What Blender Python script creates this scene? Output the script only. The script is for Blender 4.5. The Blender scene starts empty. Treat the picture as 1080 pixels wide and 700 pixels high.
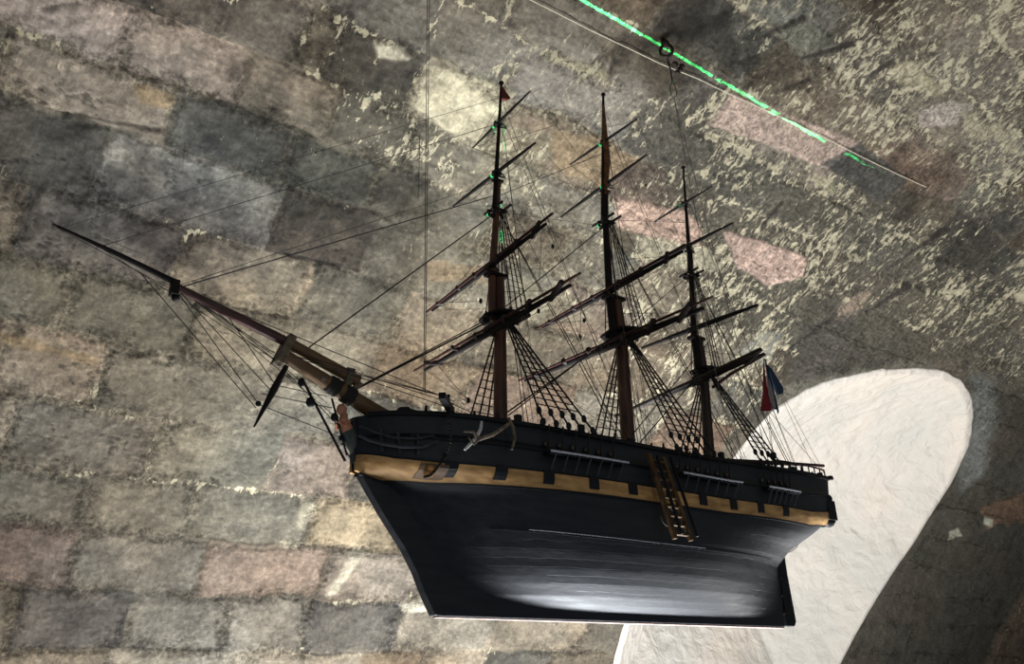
import bpy, math, random
import numpy as np
from mathutils import Vector, Matrix
S = bpy.context.scene
COL = S.collection
random.seed(4)

# ------------------------------------------------------------------ camera
Z0 = 1.75                                   # height of the ship's keel above the church floor
CAM = np.array([1.82944477, 1.30776913, -0.135197603])       # ship frame: x to the bow, y to port, z up
R = np.array([[-0.797231195, -0.215866480, -0.565971810],
              [0.604944674, -0.331694100, -0.725617640],
              [-0.0311200900, -0.920900083, 0.394129275]])    # columns: right, down, forward
F = 900.566926
cam = bpy.data.objects.new('camera', bpy.data.cameras.new('camera'))
COL.objects.link(cam)
cam.data.sensor_width = 36.0
cam.data.lens = 36.0 * F / 1080
cam.data.clip_start = 0.02
M = Matrix.Identity(4)
for i in range(3):
    M[i][0] = R[i, 0]; M[i][1] = -R[i, 1]; M[i][2] = -R[i, 2]
M[0][3], M[1][3], M[2][3] = CAM[0], CAM[1], CAM[2] + Z0
cam.matrix_world = M
S.camera = cam

def ray(u, v):
    return R @ np.array([(u - 540) / F, (v - 350) / F, 1.0])
def un(u, v, ax=1, val=0.0):                # where the sight line of a photo point meets a plane of the ship
    d = ray(u, v)
    return CAM + d * (val - CAM[ax]) / d[ax]

# ------------------------------------------------------------------ light
S.view_settings.view_transform = 'Standard'
S.view_settings.look = 'None'
S.view_settings.gamma = 1
S.view_settings.use_curve_mapping = False
S.view_settings.exposure = 0.12
world = bpy.data.worlds.new('world'); S.world = world; world.use_nodes = True
world.node_tree.nodes['Background'].inputs[0].default_value = (0.93, 0.97, 1.0, 1)
world.node_tree.nodes['Background'].inputs[1].default_value = 0.13

def area(name, loc, target, size, watt, col=(1, 1, 1), size_y=None):
    l = bpy.data.lights.new(name, 'AREA'); l.energy = watt; l.color = col; l.size = size
    if size_y: l.shape = 'RECTANGLE'; l.size_y = size_y
    o = bpy.data.objects.new(name, l); COL.objects.link(o)
    o.location = Vector(loc) + Vector((0, 0, Z0))
    d = Vector(target) - Vector(loc)
    o.rotation_euler = d.to_track_quat('-Z', 'Y').to_euler()
    return o
# cool floodlight standing low beyond the ship's quarter, washing up over vault, niche and bilge
area('floodlight', (-0.08, -0.62, -1.22), (0.0, -0.7, 1.2), 0.9, 108, (0.97, 0.99, 1.0))
# added fill lamp, unseen below the recess, that brightens its plaster
area('recess_fill', (-1.7, -1.15, -0.95), (-2.3, -2.3, 0.6), 0.5, 7, (1.0, 0.98, 0.95))
# broad added fill, unseen below the bow side, lighting the vault there
area('vault_fill', (0.9, -1.0, -2.1), (0.7, -1.6, 1.2), 1.1, 64, (1.0, 0.97, 0.92))
area('crown_fill', (-2.6, -0.35, -1.3), (-1.6, 0.1, 1.6), 0.5, 46, (1.0, 0.98, 0.93))  # added unseen fill that brightens the vault aft and near the crown
# warm light of the nave behind the viewer
area('nave_light', (1.4, 3.6, 0.5), (0.4, -0.5, 0.6), 1.4, 6.5, (1.0, 0.95, 0.86))

# ------------------------------------------------------------------ helpers
def lin(c):
    return tuple(((x / 255) / 12.92 if x / 255 <= 0.04045 else ((x / 255 + 0.055) / 1.055) ** 2.4) for x in c)

class MB:
    def __init__(s): s.v = []; s.f = []
    def add(s, vs, fs):
        n = len(s.v); s.v += [tuple(map(float, p)) for p in vs]; s.f += [tuple(i + n for i in f) for f in fs]
    def tube(s, pts, rad, seg=8, cap=True):
        pts = [Vector(p) for p in pts]
        if not hasattr(rad, '__len__'): rad = [rad] * len(pts)
        t0 = (pts[1] - pts[0]).normalized()
        up = Vector((0, 0, 1)) if abs(t0.z) < .9 else Vector((1, 0, 0))
        nrm = t0.cross(up).normalized(); vs = []
        for i, p in enumerate(pts):
            t = (pts[min(i + 1, len(pts) - 1)] - pts[max(i - 1, 0)])
            if t.length < 1e-9: t = t0
            t = t.normalized(); nrm = (nrm - t * nrm.dot(t)).normalized(); b = t.cross(nrm)
            for k in range(seg):
                a = 2 * math.pi * k / seg
                vs.append(p + (nrm * math.cos(a) + b * math.sin(a)) * rad[i])
        fs = []
        for i in range(len(pts) - 1):
            for k in range(seg):
                a = i * seg + k; c = i * seg + (k + 1) % seg
                fs.append((a, c, c + seg, a + seg))
        if cap:
            fs.append(tuple(range(seg - 1, -1, -1)))
            fs.append(tuple((len(pts) - 1) * seg + k for k in range(seg)))
        s.add(vs, fs)
    def box(s, c, size, ax=None):
        c = Vector(c); ax = ax or (Vector((1, 0, 0)), Vector((0, 1, 0)), Vector((0, 0, 1)))
        vs = [c + ax[0] * (size[0] / 2 * i) + ax[1] * (size[1] / 2 * j) + ax[2] * (size[2] / 2 * k)
              for i in (-1, 1) for j in (-1, 1) for k in (-1, 1)]
        s.add(vs, [(0, 1, 3, 2), (4, 6, 7, 5), (0, 4, 5, 1), (2, 3, 7, 6), (0, 2, 6, 4), (1, 5, 7, 3)])
    def beam(s, a, b, w, h):
        a, b = Vector(a), Vector(b); t = (b - a).normalized()
        up = Vector((0, 0, 1)) if abs(t.z) < .95 else Vector((1, 0, 0))
        n = t.cross(up).normalized(); m = n.cross(t)
        s.box((a + b) / 2, ((b - a).length, w, h), (t, n, m))
    def ball(s, c, r, seg=10, rings=6, sc=(1, 1, 1)):
        c = Vector(c); vs = [c + Vector((0, 0, r * sc[2]))]; fs = []
        for i in range(1, rings):
            a = math.pi * i / rings
            for k in range(seg):
                b = 2 * math.pi * k / seg
                vs.append(c + Vector((r * sc[0] * math.sin(a) * math.cos(b), r * sc[1] * math.sin(a) * math.sin(b), r * sc[2] * math.cos(a))))
        vs.append(c - Vector((0, 0, r * sc[2])))
        for k in range(seg):
            fs.append((0, 1 + k, 1 + (k + 1) % seg))
            L = 1 + (rings - 2) * seg
            fs.append((len(vs) - 1, L + (k + 1) % seg, L + k))
        for i in range(rings - 2):
            for k in range(seg):
                a = 1 + i * seg + k; c2 = 1 + i * seg + (k + 1) % seg
                fs.append((a, a + seg, c2 + seg, c2))
        s.add(vs, fs)
    def prism(s, poly, y0, y1):              # outline in the x-z plane given a thickness in y
        n = len(poly); vs = [(p[0], y0, p[1]) for p in poly] + [(p[0], y1, p[1]) for p in poly]
        fs = [tuple(range(n)), tuple(range(2 * n - 1, n - 1, -1))]
        fs += [((i + 1) % n, i, i + n, (i + 1) % n + n) for i in range(n)]
        s.add(vs, fs)
    def build(s, name, mat, parent=None, smooth=True, bevel=0, label=None):
        me = bpy.data.meshes.new(name); me.from_pydata(s.v, [], s.f); me.update()
        import bmesh
        bm = bmesh.new(); bm.from_mesh(me); bmesh.ops.recalc_face_normals(bm, faces=bm.faces); bm.to_mesh(me); bm.free()
        if smooth:
            me.polygons.foreach_set('use_smooth', [True] * len(me.polygons))
        me.materials.append(mat)
        o = bpy.data.objects.new(name, me); COL.objects.link(o)
        if parent is not None: o.parent = parent
        if smooth:
            try: me.set_sharp_from_angle(angle=math.radians(40))
            except Exception: pass
        if bevel:
            b = o.modifiers.new('bevel', 'BEVEL'); b.width = bevel; b.segments = 2; b.limit_method = 'ANGLE'
        if label: o['label'] = label
        return o

def tag(o, label=None, cat=None, group=None, kind=None):
    if label: o['label'] = label
    if cat: o['category'] = cat
    if group: o['group'] = group
    if kind: o['kind'] = kind
    return o

def empty(name, loc=(0, 0, 0)):
    o = bpy.data.objects.new(name, None); COL.objects.link(o); o.location = loc; o.empty_display_size = .05; return o

# ------------------------------------------------------------------ materials
def mat(name, col, rough=.6, metal=0, vary=.25, scale=60, bump=.2, col2=None, spec=.5, stretch=(1, 1, 1), bdist=.002):
    m = bpy.data.materials.new(name); m.use_nodes = True; nt = m.node_tree; b = nt.nodes['Principled BSDF']
    b.inputs['Roughness'].default_value = rough; b.inputs['Metallic'].default_value = metal
    b.inputs['Specular IOR Level'].default_value = spec
    tc = nt.nodes.new('ShaderNodeTexCoord'); mp = nt.nodes.new('ShaderNodeMapping'); mp.inputs['Scale'].default_value = stretch
    nt.links.new(tc.outputs['Object'], mp.inputs[0])
    n = nt.nodes.new('ShaderNodeTexNoise'); n.inputs['Scale'].default_value = scale; n.inputs['Detail'].default_value = 6
    nt.links.new(mp.outputs[0], n.inputs['Vector'])
    rp = nt.nodes.new('ShaderNodeValToRGB')
    c = lin(col); c2 = lin(col2) if col2 else tuple(x * (1 + vary * 2) for x in c)
    rp.color_ramp.elements[0].position = .3; rp.color_ramp.elements[1].position = .7
    rp.color_ramp.elements[0].color = (*[x * (1 - vary) for x in c], 1); rp.color_ramp.elements[1].color = (*c2, 1)
    nt.links.new(n.outputs[0], rp.inputs[0]); nt.links.new(rp.outputs[0], b.inputs['Base Color'])
    bp = nt.nodes.new('ShaderNodeBump'); bp.inputs['Strength'].default_value = bump; bp.inputs['Distance'].default_value = bdist
    nt.links.new(n.outputs[0], bp.inputs['Height']); nt.links.new(bp.outputs[0], b.inputs['Normal'])
    return m
BLACK = mat('black_paint', (17, 20, 27), .55, vary=.3, scale=90, spec=.25)
BULW = mat('bulwark_paint', (9, 13, 19), .55, vary=.4, scale=120, bump=.4, spec=.25)
OCHRE = mat('ochre_paint', (184, 138, 80), .6, vary=.4, scale=70, col2=(206, 164, 106), stretch=(.35, 1, 1.5), bump=.4)
MASTW = mat('mast_wood', (62, 36, 27), .45, vary=.4, scale=50, stretch=(2, 2, .3), col2=(100, 62, 42))
YARD = mat('yard_wood', (22, 18, 19), .6, vary=.3, scale=60, spec=.2)
BOOMW = mat('boom_wood', (58, 32, 30), .6, vary=.3, scale=60, spec=.2)
BROWN = mat('bowsprit_wood', (92, 70, 48), .55, vary=.4, scale=40, stretch=(.4, 1, 1), col2=(124, 94, 60))
LADW = mat('ladder_wood', (82, 64, 44), .7, vary=.4, scale=60, col2=(104, 82, 56), spec=.2)
GREYW = mat('weathered_wood', (96, 86, 72), .75, vary=.4, scale=80)
ROPE = mat('tarred_rope', (26, 24, 24), .8, vary=.2, scale=400, bump=.5)
ROPEB = mat('brown_rope', (92, 74, 60), .85, vary=.2, scale=400, bump=.5)
ROPEW = mat('white_rope', (190, 192, 198), .8, vary=.2, scale=300, bump=.5)
WIRE = mat('wire', (86, 84, 78), .5, vary=.1)
PALEW = mat('pale_wire', (196, 188, 168), .6, vary=.1)
IRON = mat('rusty_iron', (38, 30, 26), .6, metal=.4, vary=.4, scale=90)
STEEL = mat('steel', (120, 118, 112), .35, metal=.9, vary=.1)
CHALK = mat('edge_highlight', (160, 165, 178), .55, vary=.2, scale=200)  # pale colour for painted edge highlights and the rubbed strake line
PENN = mat('pennant_cloth', (92, 58, 36), .85, vary=.4, scale=70, col2=(132, 92, 56))
BRASS = mat('brass', (150, 110, 66), .4, metal=.6, vary=.2)
FIG = mat('figure_paint', (176, 124, 100), .6, vary=.3, scale=80)
TEAL = mat('figure_dress', (56, 66, 66), .6, vary=.3, scale=80)
DECK = mat('deck_wood', (112, 92, 66), .7, vary=.3, scale=50)

def hull_mat():
    m = bpy.data.materials.new('hull_paint'); m.use_nodes = True; nt = m.node_tree; b = nt.nodes['Principled BSDF']
    N = nt.nodes.new; L = nt.links.new
    tc = N('ShaderNodeTexCoord')
    mp = N('ShaderNodeMapping'); mp.inputs['Scale'].default_value = (1.2, 9, 9); L(tc.outputs['Object'], mp.inputs[0])
    n1 = N('ShaderNodeTexNoise'); n1.inputs['Scale'].default_value = 9; n1.inputs['Detail'].default_value = 7; L(mp.outputs[0], n1.inputs['Vector'])
    n2 = N('ShaderNodeTexNoise'); n2.inputs['Scale'].default_value = 55; n2.inputs['Detail'].default_value = 5; L(tc.outputs['Object'], n2.inputs['Vector'])
    # plank seams run with the keel: narrow dark grooves at uneven heights on the slightly warped girth
    at = N('ShaderNodeAttribute'); at.attribute_name = 'girth'
    mul = N('ShaderNodeMath'); mul.operation = 'MULTIPLY_ADD'; mul.inputs[1].default_value = 21; L(at.outputs['Fac'], mul.inputs[0])
    wob = N('ShaderNodeMath'); wob.operation = 'MULTIPLY'; wob.inputs[1].default_value = .5; L(n1.outputs[0], wob.inputs[0]); L(wob.outputs[0], mul.inputs[2])
    fr = N('ShaderNodeMath'); fr.operation = 'FRACT'; L(mul.outputs[0], fr.inputs[0])
    sm = N('ShaderNodeMapRange'); sm.inputs['From Min'].default_value = 0; sm.inputs['From Max'].default_value = .07; L(fr.outputs[0], sm.inputs['Value'])
    ms = N('ShaderNodeMath'); ms.operation = 'GREATER_THAN'; ms.inputs[1].default_value = .5
    n3 = N('ShaderNodeTexNoise'); n3.inputs['Scale'].default_value = 3.2; mp3 = N('ShaderNodeMapping'); mp3.inputs['Scale'].default_value = (1, 5, 5)
    L(tc.outputs['Object'], mp3.inputs[0]); L(mp3.outputs[0], n3.inputs['Vector']); L(n3.outputs[0], ms.inputs[0])
    mx = N('ShaderNodeMath'); mx.operation = 'MAXIMUM'; L(sm.outputs[0], mx.inputs[0]); L(ms.outputs[0], mx.inputs[1])
    h = N('ShaderNodeMath'); h.operation = 'MULTIPLY_ADD'; h.inputs[1].default_value = .5; L(n1.outputs[0], h.inputs[0]); sw = N('ShaderNodeMath'); sw.operation = 'MULTIPLY'; sw.inputs[1].default_value = .30; L(mx.outputs[0], sw.inputs[0]); L(sw.outputs[0], h.inputs[2])
    h2 = N('ShaderNodeMath'); h2.operation = 'MULTIPLY_ADD'; h2.inputs[1].default_value = .8; L(n2.outputs[0], h2.inputs[0]); L(h.outputs[0], h2.inputs[2])
    bp = N('ShaderNodeBump'); bp.inputs['Strength'].default_value = .38; bp.inputs['Distance'].default_value = .0020
    L(h2.outputs[0], bp.inputs['Height']); L(bp.outputs[0], b.inputs['Normal'])
    rp = N('ShaderNodeValToRGB'); rp.color_ramp.elements[0].position = .35; rp.color_ramp.elements[1].position = .75
    rp.color_ramp.elements[0].color = (.003, .0045, .009, 1); rp.color_ramp.elements[1].color = (.018, .021, .027, 1)
    L(n1.outputs[0], rp.inputs[0]); sk = N('ShaderNodeMapRange'); sk.inputs['To Min'].default_value = .35; L(mx.outputs[0], sk.inputs['Value'])
    sv = N('ShaderNodeVectorMath'); sv.operation = 'SCALE'; L(rp.outputs[0], sv.inputs[0]); L(sk.outputs[0], sv.inputs['Scale']); L(sv.outputs[0], b.inputs['Base Color'])
    rr = N('ShaderNodeMapRange'); rr.inputs['To Min'].default_value = .40; rr.inputs['To Max'].default_value = .74; L(n1.outputs[0], rr.inputs['Value'])
    b.inputs['Specular Tint'].default_value = (.82, .89, 1, 1); L(rr.outputs[0], b.inputs['Roughness']); b.inputs['Specular IOR Level'].default_value = .5
    return m
HULL = hull_mat()

# ------------------------------------------------------------------ the vault
RV, YC, ZC = 4.155, 1.756, -2.086           # barrel vault running the length of the ship
def pv(u, v):
    d = ray(u, v); a = d[1]**2 + d[2]**2; oy = CAM[1] - YC; oz = CAM[2] - ZC
    b = oy * d[1] + oz * d[2]; c = oy * oy + oz * oz - RV * RV
    t = (-b + math.sqrt(b * b - a * c)) / a; P = CAM + t * d
    return P[0], RV * math.atan2(P[2] - ZC, -(P[1] - YC))
def vs2w(x, s, off=0.0):
    a = s / RV; r = RV - off
    return np.stack([x, YC - r * np.cos(a), ZC + r * np.sin(a) + Z0], -1)

_rng = np.random.RandomState(7); _T = _rng.rand(256, 256)
def vnoise(x, y, sc, seed=0):
    x = x * sc + seed * 17.3; y = y * sc + seed * 9.1
    xi = np.floor(x).astype(int); yi = np.floor(y).astype(int); fx = x - xi; fy = y - yi
    fx = fx * fx * (3 - 2 * fx); fy = fy * fy * (3 - 2 * fy)
    g = lambda a, b: _T[a & 255, b & 255]
    return (g(xi, yi) * (1 - fx) + g(xi + 1, yi) * fx) * (1 - fy) + (g(xi, yi + 1) * (1 - fx) + g(xi + 1, yi + 1) * fx) * fy
def fbm(x, y, sc, oc=4, seed=0):
    r = 0; a = 1; t = 0
    for i in range(oc):
        r = r + a * vnoise(x, y, sc * 2**i, seed + i * 3); t += a; a *= .55
    return r / t
def axis(lo, hi, dens):                      # positions spaced by a local step
    out = [lo]
    while out[-1] < hi: out.append(out[-1] + dens(out[-1]))
    return np.array(out)
def sstep(a, b, x):
    t = np.clip((x - a) / (b - a), 0, 1); return t * t * (3 - 2 * t)

xs = axis(-9.0, 3.2, lambda x: .0025 * math.hypot(x - 1.83, 3.0) * (1 if x < 1.95 else 4))
ss = axis(1.2, 7.4, lambda s: .0038 if 2.0 < s < 5.7 else .03)
X, SS = np.meshgrid(xs, ss, indexing='ij')

def sdpoly(poly, x, y):                      # signed distance, negative inside
    d = np.full(x.shape, 1e9); ins = np.zeros(x.shape, bool); n = len(poly)
    for i in range(n):
        x0, y0 = poly[i]; x1, y1 = poly[(i + 1) % n]
        ex, ey = x1 - x0, y1 - y0; L = ex * ex + ey * ey + 1e-12
        t = np.clip(((x - x0) * ex + (y - y0) * ey) / L, 0, 1)
        d = np.minimum(d, np.hypot(x - x0 - t * ex, y - y0 - t * ey))
        c = (y0 > y) != (y1 > y)
        xi = x0 + (y - y0) * ex / (ey if abs(ey) > 1e-12 else 1e-12)
        ins ^= c & (x < xi)
    return np.where(ins, -d, d)

# courses and cross joints of the masonry, measured off the photograph
ROWS = [1.2, 1.44, 1.64, 1.84, 2.04, 2.24, 2.44, 2.64, 2.83, 3.04, 3.25, 3.45, 3.65, 3.86, 4.02, 4.18, 4.36, 4.53, 4.71, 4.90, 5.08, 5.27, 5.47, 5.66, 5.86, 6.06, 6.3, 6.5, 6.75, 7.0, 7.25, 7.6]
JPX = [(15, 650), (133, 650), (240, 655), (325, 655), (418, 660), (520, 662), (76, 590), (212, 595), (345, 602), (440, 612), (95, 528), (200, 540), (330, 548), (425, 560),
       (10, 455), (160, 475), (287, 492), (372, 500), (108, 398), (262, 425), (360, 440), (75, 318), (205, 345), (300, 370), (390, 390), (22, 235), (188, 275), (329, 290), (430, 320),
       (110, 175), (287, 235), (395, 250), (500, 290), (184, 122), (300, 165), (400, 190), (520, 240), (137, 45), (250, 95), (356, 110), (440, 150), (520, 190),
       (240, 20), (345, 60), (440, 85), (540, 120), (640, 170), (330, 10), (450, 40), (548, 75), (680, 120), (640, 45), (760, 112), (893, 165), (1000, 215), (690, 20), (800, 70), (940, 140),
       (775, 250), (855, 282), (655, 225), (735, 235), (905, 235), (960, 300)]
rowj = {}
def row_of(s): return int(np.searchsorted(ROWS, s) - 1)
for u, v in JPX:
    x, s = pv(u, v); rowj.setdefault(row_of(s), []).append(x)
rr = random.Random(11); joints = []
for r in range(len(ROWS) - 1):
    j = sorted(rowj.get(r, []))
    if not j: j = [rr.uniform(0, .4)]
    while j[0] > -9.5: j.insert(0, j[0] - rr.uniform(.26, .55))
    while j[-1] < 3.6: j.append(j[-1] + rr.uniform(.26, .5))
    joints.append(np.array(j))
wx = X + (fbm(X, SS, 5, 3, 1) - .5) * .045; ws = SS + (fbm(X, SS, 4.5, 3, 5) - .5) * .045
ROWA = np.array(ROWS); ri = np.clip(np.searchsorted(ROWA, ws) - 1, 0, len(ROWS) - 2)
ds = np.minimum(ws - ROWA[ri], ROWA[ri + 1] - ws)
bi = np.zeros(X.shape, int); dj = np.zeros(X.shape)
for r in range(len(ROWS) - 1):
    m = ri == r; j = joints[r]; k = np.clip(np.searchsorted(j, wx[m]) - 1, 0, len(j) - 2)
    bi[m] = k; dj[m] = np.minimum(wx[m] - j[k], j[k + 1] - wx[m])
edge = np.minimum(ds, dj); bid = ri * 200 + bi

base = {}
for r in range(len(ROWS)):
    for k in range(200):
        g = rr.random(); w = rr.random()
        c = np.array([98, 93, 80]) * (.78 + .45 * g) + np.array([10, 0, -8]) * (w - .3) * 1.6
        if rr.random() < .12: c = c * np.array([1.18, 1.0, .95])
        base[r * 200 + k] = c
def setc(u, v, c):
    x, s = pv(u, v); r = row_of(s); k = int(np.clip(np.searchsorted(joints[r], x) - 1, 0, 199)); base[r * 200 + k] = np.array(c, float)
for u, v, c in [(60, 655, (66, 64, 62)), (370, 665, (72, 70, 66)), (185, 655, (92, 88, 78)), (285, 655, (98, 94, 84)), (470, 680, (116, 108, 92)), (30, 590, (96, 82, 76)), (140, 595, (92, 88, 78)), (280, 600, (112, 92, 78)),
                (400, 610, (118, 106, 92)), (50, 530, (86, 84, 74)), (150, 535, (92, 89, 76)), (260, 545, (96, 92, 78)), (380, 555, (134, 116, 84)), (80, 460, (94, 88, 76)), (225, 485, (96, 92, 76)),
                (330, 495, (124, 106, 92)), (40, 380, (128, 110, 88)), (190, 410, (92, 88, 74)), (310, 430, (104, 98, 82)), (130, 335, (82, 80, 66)), (30, 310, (90, 86, 70)), (250, 350, (104, 98, 80)), (345, 370, (108, 102, 84)),
                (100, 250, (80, 76, 70)), (260, 290, (130, 120, 96)), (380, 300, (92, 90, 76)), (60, 200, (72, 70, 62)), (200, 190, (128, 124, 112)), (340, 240, (78, 70, 58)), (450, 260, (104, 100, 84)),
                (110, 110, (130, 116, 98)), (250, 150, (82, 82, 74)), (350, 185, (80, 80, 70)), (460, 210, (98, 94, 78)), (60, 30, (146, 130, 120)), (190, 75, (138, 124, 112)), (300, 105, (132, 120, 102)), (400, 120, (88, 82, 70)), (480, 150, (130, 122, 100)),
                (200, 15, (84, 80, 74)), (290, 40, (92, 88, 80)), (400, 65, (84, 80, 70)), (490, 110, (160, 150, 120)), (590, 150, (132, 118, 94)), (400, 20, (100, 98, 90)), (500, 55, (110, 106, 94)), (610, 100, (126, 120, 108)), (700, 150, (96, 92, 82)),
                (820, 130, (168, 146, 130)), (600, 30, (104, 98, 86)), (700, 80, (96, 90, 78)), (630, 180, (140, 120, 92))]:
    setc(u, v, c)
ids = np.unique(bid); lut = np.zeros((ids.max() + 1, 3)); lut[ids] = [base.get(i, (100, 95, 84)) for i in ids]
C = lut[bid]; lum = C.mean(-1, keepdims=True); C = (98 + .85 * (lum - 98)) * (.5 * C / lum + .5 * np.array([1.05, .99, .91]))
hb = np.array([(_T[(i * 7) & 255, (i * 13) & 255] - .5) for i in range(ids.max() + 1)])[bid]   # every block sits a little proud or shy

n1 = fbm(X, SS, 4, 5, 11); n2 = fbm(X, SS, 16, 5, 21); n3 = fbm(X, SS, 40, 4, 31); n4 = fbm(X, SS * 2.2, 9, 5, 41); n5 = fbm(X, SS, 95, 3, 45)
C = C * (1 + (n1[..., None] - .5) * .5 + (n2[..., None] - .5) * .38 + (n3[..., None] - .5) * .22 + (n5[..., None] - .5) * .3 + (n4[..., None] - .5) * .3)
C = C * (1 + (fbm(X, SS, 2.3, 3, 51)[..., None] - .5) * np.array([.12, 0, -.12]))
mort = (1 - sstep(.004, .020, edge + (n3 - .5) * .04)) * sstep(.3, .6, fbm(X, SS, 6, 4, 66))
mq = sstep(.36, .52, fbm(X, SS, 3.1, 3, 61))
mcol = mq[..., None] * np.array([168, 156, 134]) + (1 - mq[..., None]) * np.array([92, 86, 74])
C = C * (1 - mort[..., None] * .4) + mcol * mort[..., None] * .4
H = hb * .008 + (n1 - .5) * .012 + (n2 - .5) * .012 + (n3 - .5) * .007 + (n5 - .5) * .004 - mort * .006 * (1 - .5 * mq)
crk = np.abs(fbm(X, SS, 7, 5, 55) - .5); crk = (1 - sstep(.002, .010, crk)) * sstep(.5, .65, fbm(X, SS, 2.5, 3, 57)); H = H - crk * .004; C = C * (1 - .35 * crk[..., None])
ROU = .42 + .58 * (1 - sstep(.008, .042, edge + (n2 - .5) * .05)) * sstep(.3, .55, fbm(X, SS, 3.7, 3, 67))
ROU = np.maximum(ROU, .85 * sstep(.9, -.3, X) * sstep(3.3, 4.0, SS)); ROU = np.maximum(ROU, .55 * sstep(.9, .3, X) * sstep(2.9, 3.3, SS))
H = H + (ROU - .3) * ((n3 - .5) * .010 + (n5 - .5) * .006)
dk_ = (1 - sstep(.0, .016, edge + (n3 - .5) * .03)) * ROU; C = C * (1 - .05 * dk_[..., None])  # thin shade line painted into the joint creases
FL = 0.18 + .34 * (1 - sstep(.003, .017, edge + (n2 - .5) * .03)) * sstep(.38, .62, fbm(X, SS, 3.1, 4, 61))                            # limewash flakes, plus sparse pale specks painted as grains catching light

def P(pts): return [pv(u, v) for u, v in pts]
def patch(pts, col, amt=.85, soft=.008, rag=.05, dh=0.0, flake=None):
    global C, H, FL
    pl = P(pts); d = sdpoly(pl, X, SS) + (fbm(X, SS, 14, 4, 71) - .5) * rag
    w = (1 - sstep(-soft, soft, d)) * amt
    col = np.array(col, float); col = col.mean() + .8 * (col - col.mean()); amt = amt * .9
    C = C * (1 - w[..., None]) + col * (1 + (n2[..., None] - .5) * .35 + (n3[..., None] - .5) * .2) * w[..., None]
    H = H + w * dh
    if flake is not None: FL = FL * (1 - w) + flake * w
def blob(u, v, ru, k, fl=None, sx=1.0):      # soft-edged darker or lighter tint, radius in metres
    global C, FL
    x, s = pv(u, v); d = np.hypot((X - x) / sx, SS - s) / ru + (n1 - .5) * 1.4 + (n2 - .5) * 1.2
    w = 1 - sstep(.3, 1.3, d)
    C = C * (1 + w[..., None] * (np.array(k) - 1) * .55)
    if fl is not None: FL = FL * (1 - w) + fl * w

# limewash flakes are thick towards the crown and thin out low down
far = sstep(.75, -.6, X) * sstep(2.9, 3.9, SS)
FL = FL + (far * .30 + sstep(3.2, 4.4, SS) * .14) * (.4 + 1.2 * fbm(X, SS, 3.3, 3, 63))
patch([(845, 300), (1200, 470), (1200, 760), (840, 760)], (66, 62, 53), .85, soft=.15, rag=.2, flake=.03)  # dark stone beside the recess, with its shade coloured in
patch([(860, 50), (1080, 30), (1080, 190), (930, 150)], (116, 108, 96), .6, soft=.08, rag=.2)
patch([(960, 0), (1090, -10), (1090, 60), (1000, 50)], (142, 130, 112), .7, soft=.05, rag=.2)
patch([(700, 120), (950, 200), (1080, 300), (1080, 400), (860, 380), (740, 330), (690, 240)], (84, 80, 68), .7, soft=.1, rag=.2)
blob(280, 222, .28, (.7, .7, .72), sx=1.6); blob(60, 180, .2, (.72, .72, .74), sx=1.5); blob(340, 175, .2, (.72, .75, .74), .28, 1.4)
blob(385, 85, .16, (.7, .68, .64), sx=1.3); blob(725, 18, .09, (.35, .33, .32), .15, 1.3); blob(880, 165, .09, (.55, .52, .5), .1, 1.4)
blob(950, 185, .16, (.6, .55, .5), .25, 1.8); blob(1040, 265, .22, (.65, .65, .66), .35, 2); blob(700, 70, .1, (.6, .56, .5), .1, 1.0)
blob(830, 60, .12, (.6, .58, .55), .3, 1.5); blob(770, 60, .1, (.6, .58, .55), .3, 1.4)
blob(200, 250, .14, (.72, .72, .76), sx=2.5); blob(640, 60, .1, (.8, .78, .75)); blob(560, 330, .5, (1.12, 1.1, 1.04), .36)
blob(240, 205, .09, (1.25, 1.25, 1.25), 0, 1.4)
patch([(430, 102), (457, 68), (545, 98), (528, 118), (508, 150), (470, 135), (440, 118)], (190, 180, 148), .95, rag=.03, dh=.006, flake=.35)
patch([(355, 115), (420, 100), (470, 150), (500, 180), (470, 190), (400, 165), (360, 145)], (96, 92, 78), .6, rag=.12, flake=.75)
patch([(395, 45), (425, 52), (430, 62), (400, 60)], (182, 174, 148), .9, rag=.02, dh=.004)
patch([(515, 120), (590, 150), (560, 215), (500, 180)], (130, 122, 98), .6, rag=.1, flake=.66)
patch([(555, 50), (615, 45), (640, 70), (690, 90), (672, 128), (600, 118), (540, 88)], (138, 130, 118), .6, soft=.03, rag=.05)
patch([(575, 55), (600, 60), (645, 78), (640, 86), (600, 72), (572, 62)], (150, 142, 112), .85, rag=.02, dh=.004)
patch([(748, 132), (772, 99), (900, 146), (907, 152), (872, 178), (800, 148)], (176, 152, 136), .92, rag=.02, dh=.006, flake=.06)
patch([(865, 172), (905, 150), (960, 190), (930, 215)], (72, 70, 66), .8, rag=.03, flake=.1)
patch([(648, 205), (720, 222), (738, 238), (742, 262), (700, 255), (650, 240)], (184, 152, 132), .92, rag=.03, dh=.005, flake=.08)
patch([(668, 246), (745, 262), (760, 285), (690, 280)], (168, 160, 132), .8, rag=.05, dh=.004, flake=.3)
patch([(762, 244), (800, 252), (850, 271), (846, 290), (808, 300), (778, 283)], (182, 152, 136), .92, rag=.02, dh=.006, flake=.06)
patch([(585, 140), (650, 150), (672, 170), (640, 200), (580, 182)], (150, 126, 92), .7, rag=.05, flake=.25)
patch([(814, 31), (849, 19), (887, 49), (851, 67)], (116, 114, 98), .85, rag=.02, dh=.006, flake=.12)
patch([(965, 118), (1000, 108), (1032, 112), (1004, 132), (970, 135)], (164, 152, 140), .85, rag=.05, flake=.4)
patch([(935, 70), (960, 62), (1000, 95), (990, 103), (955, 95)], (168, 158, 124), .85, rag=.03, dh=.004)
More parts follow.
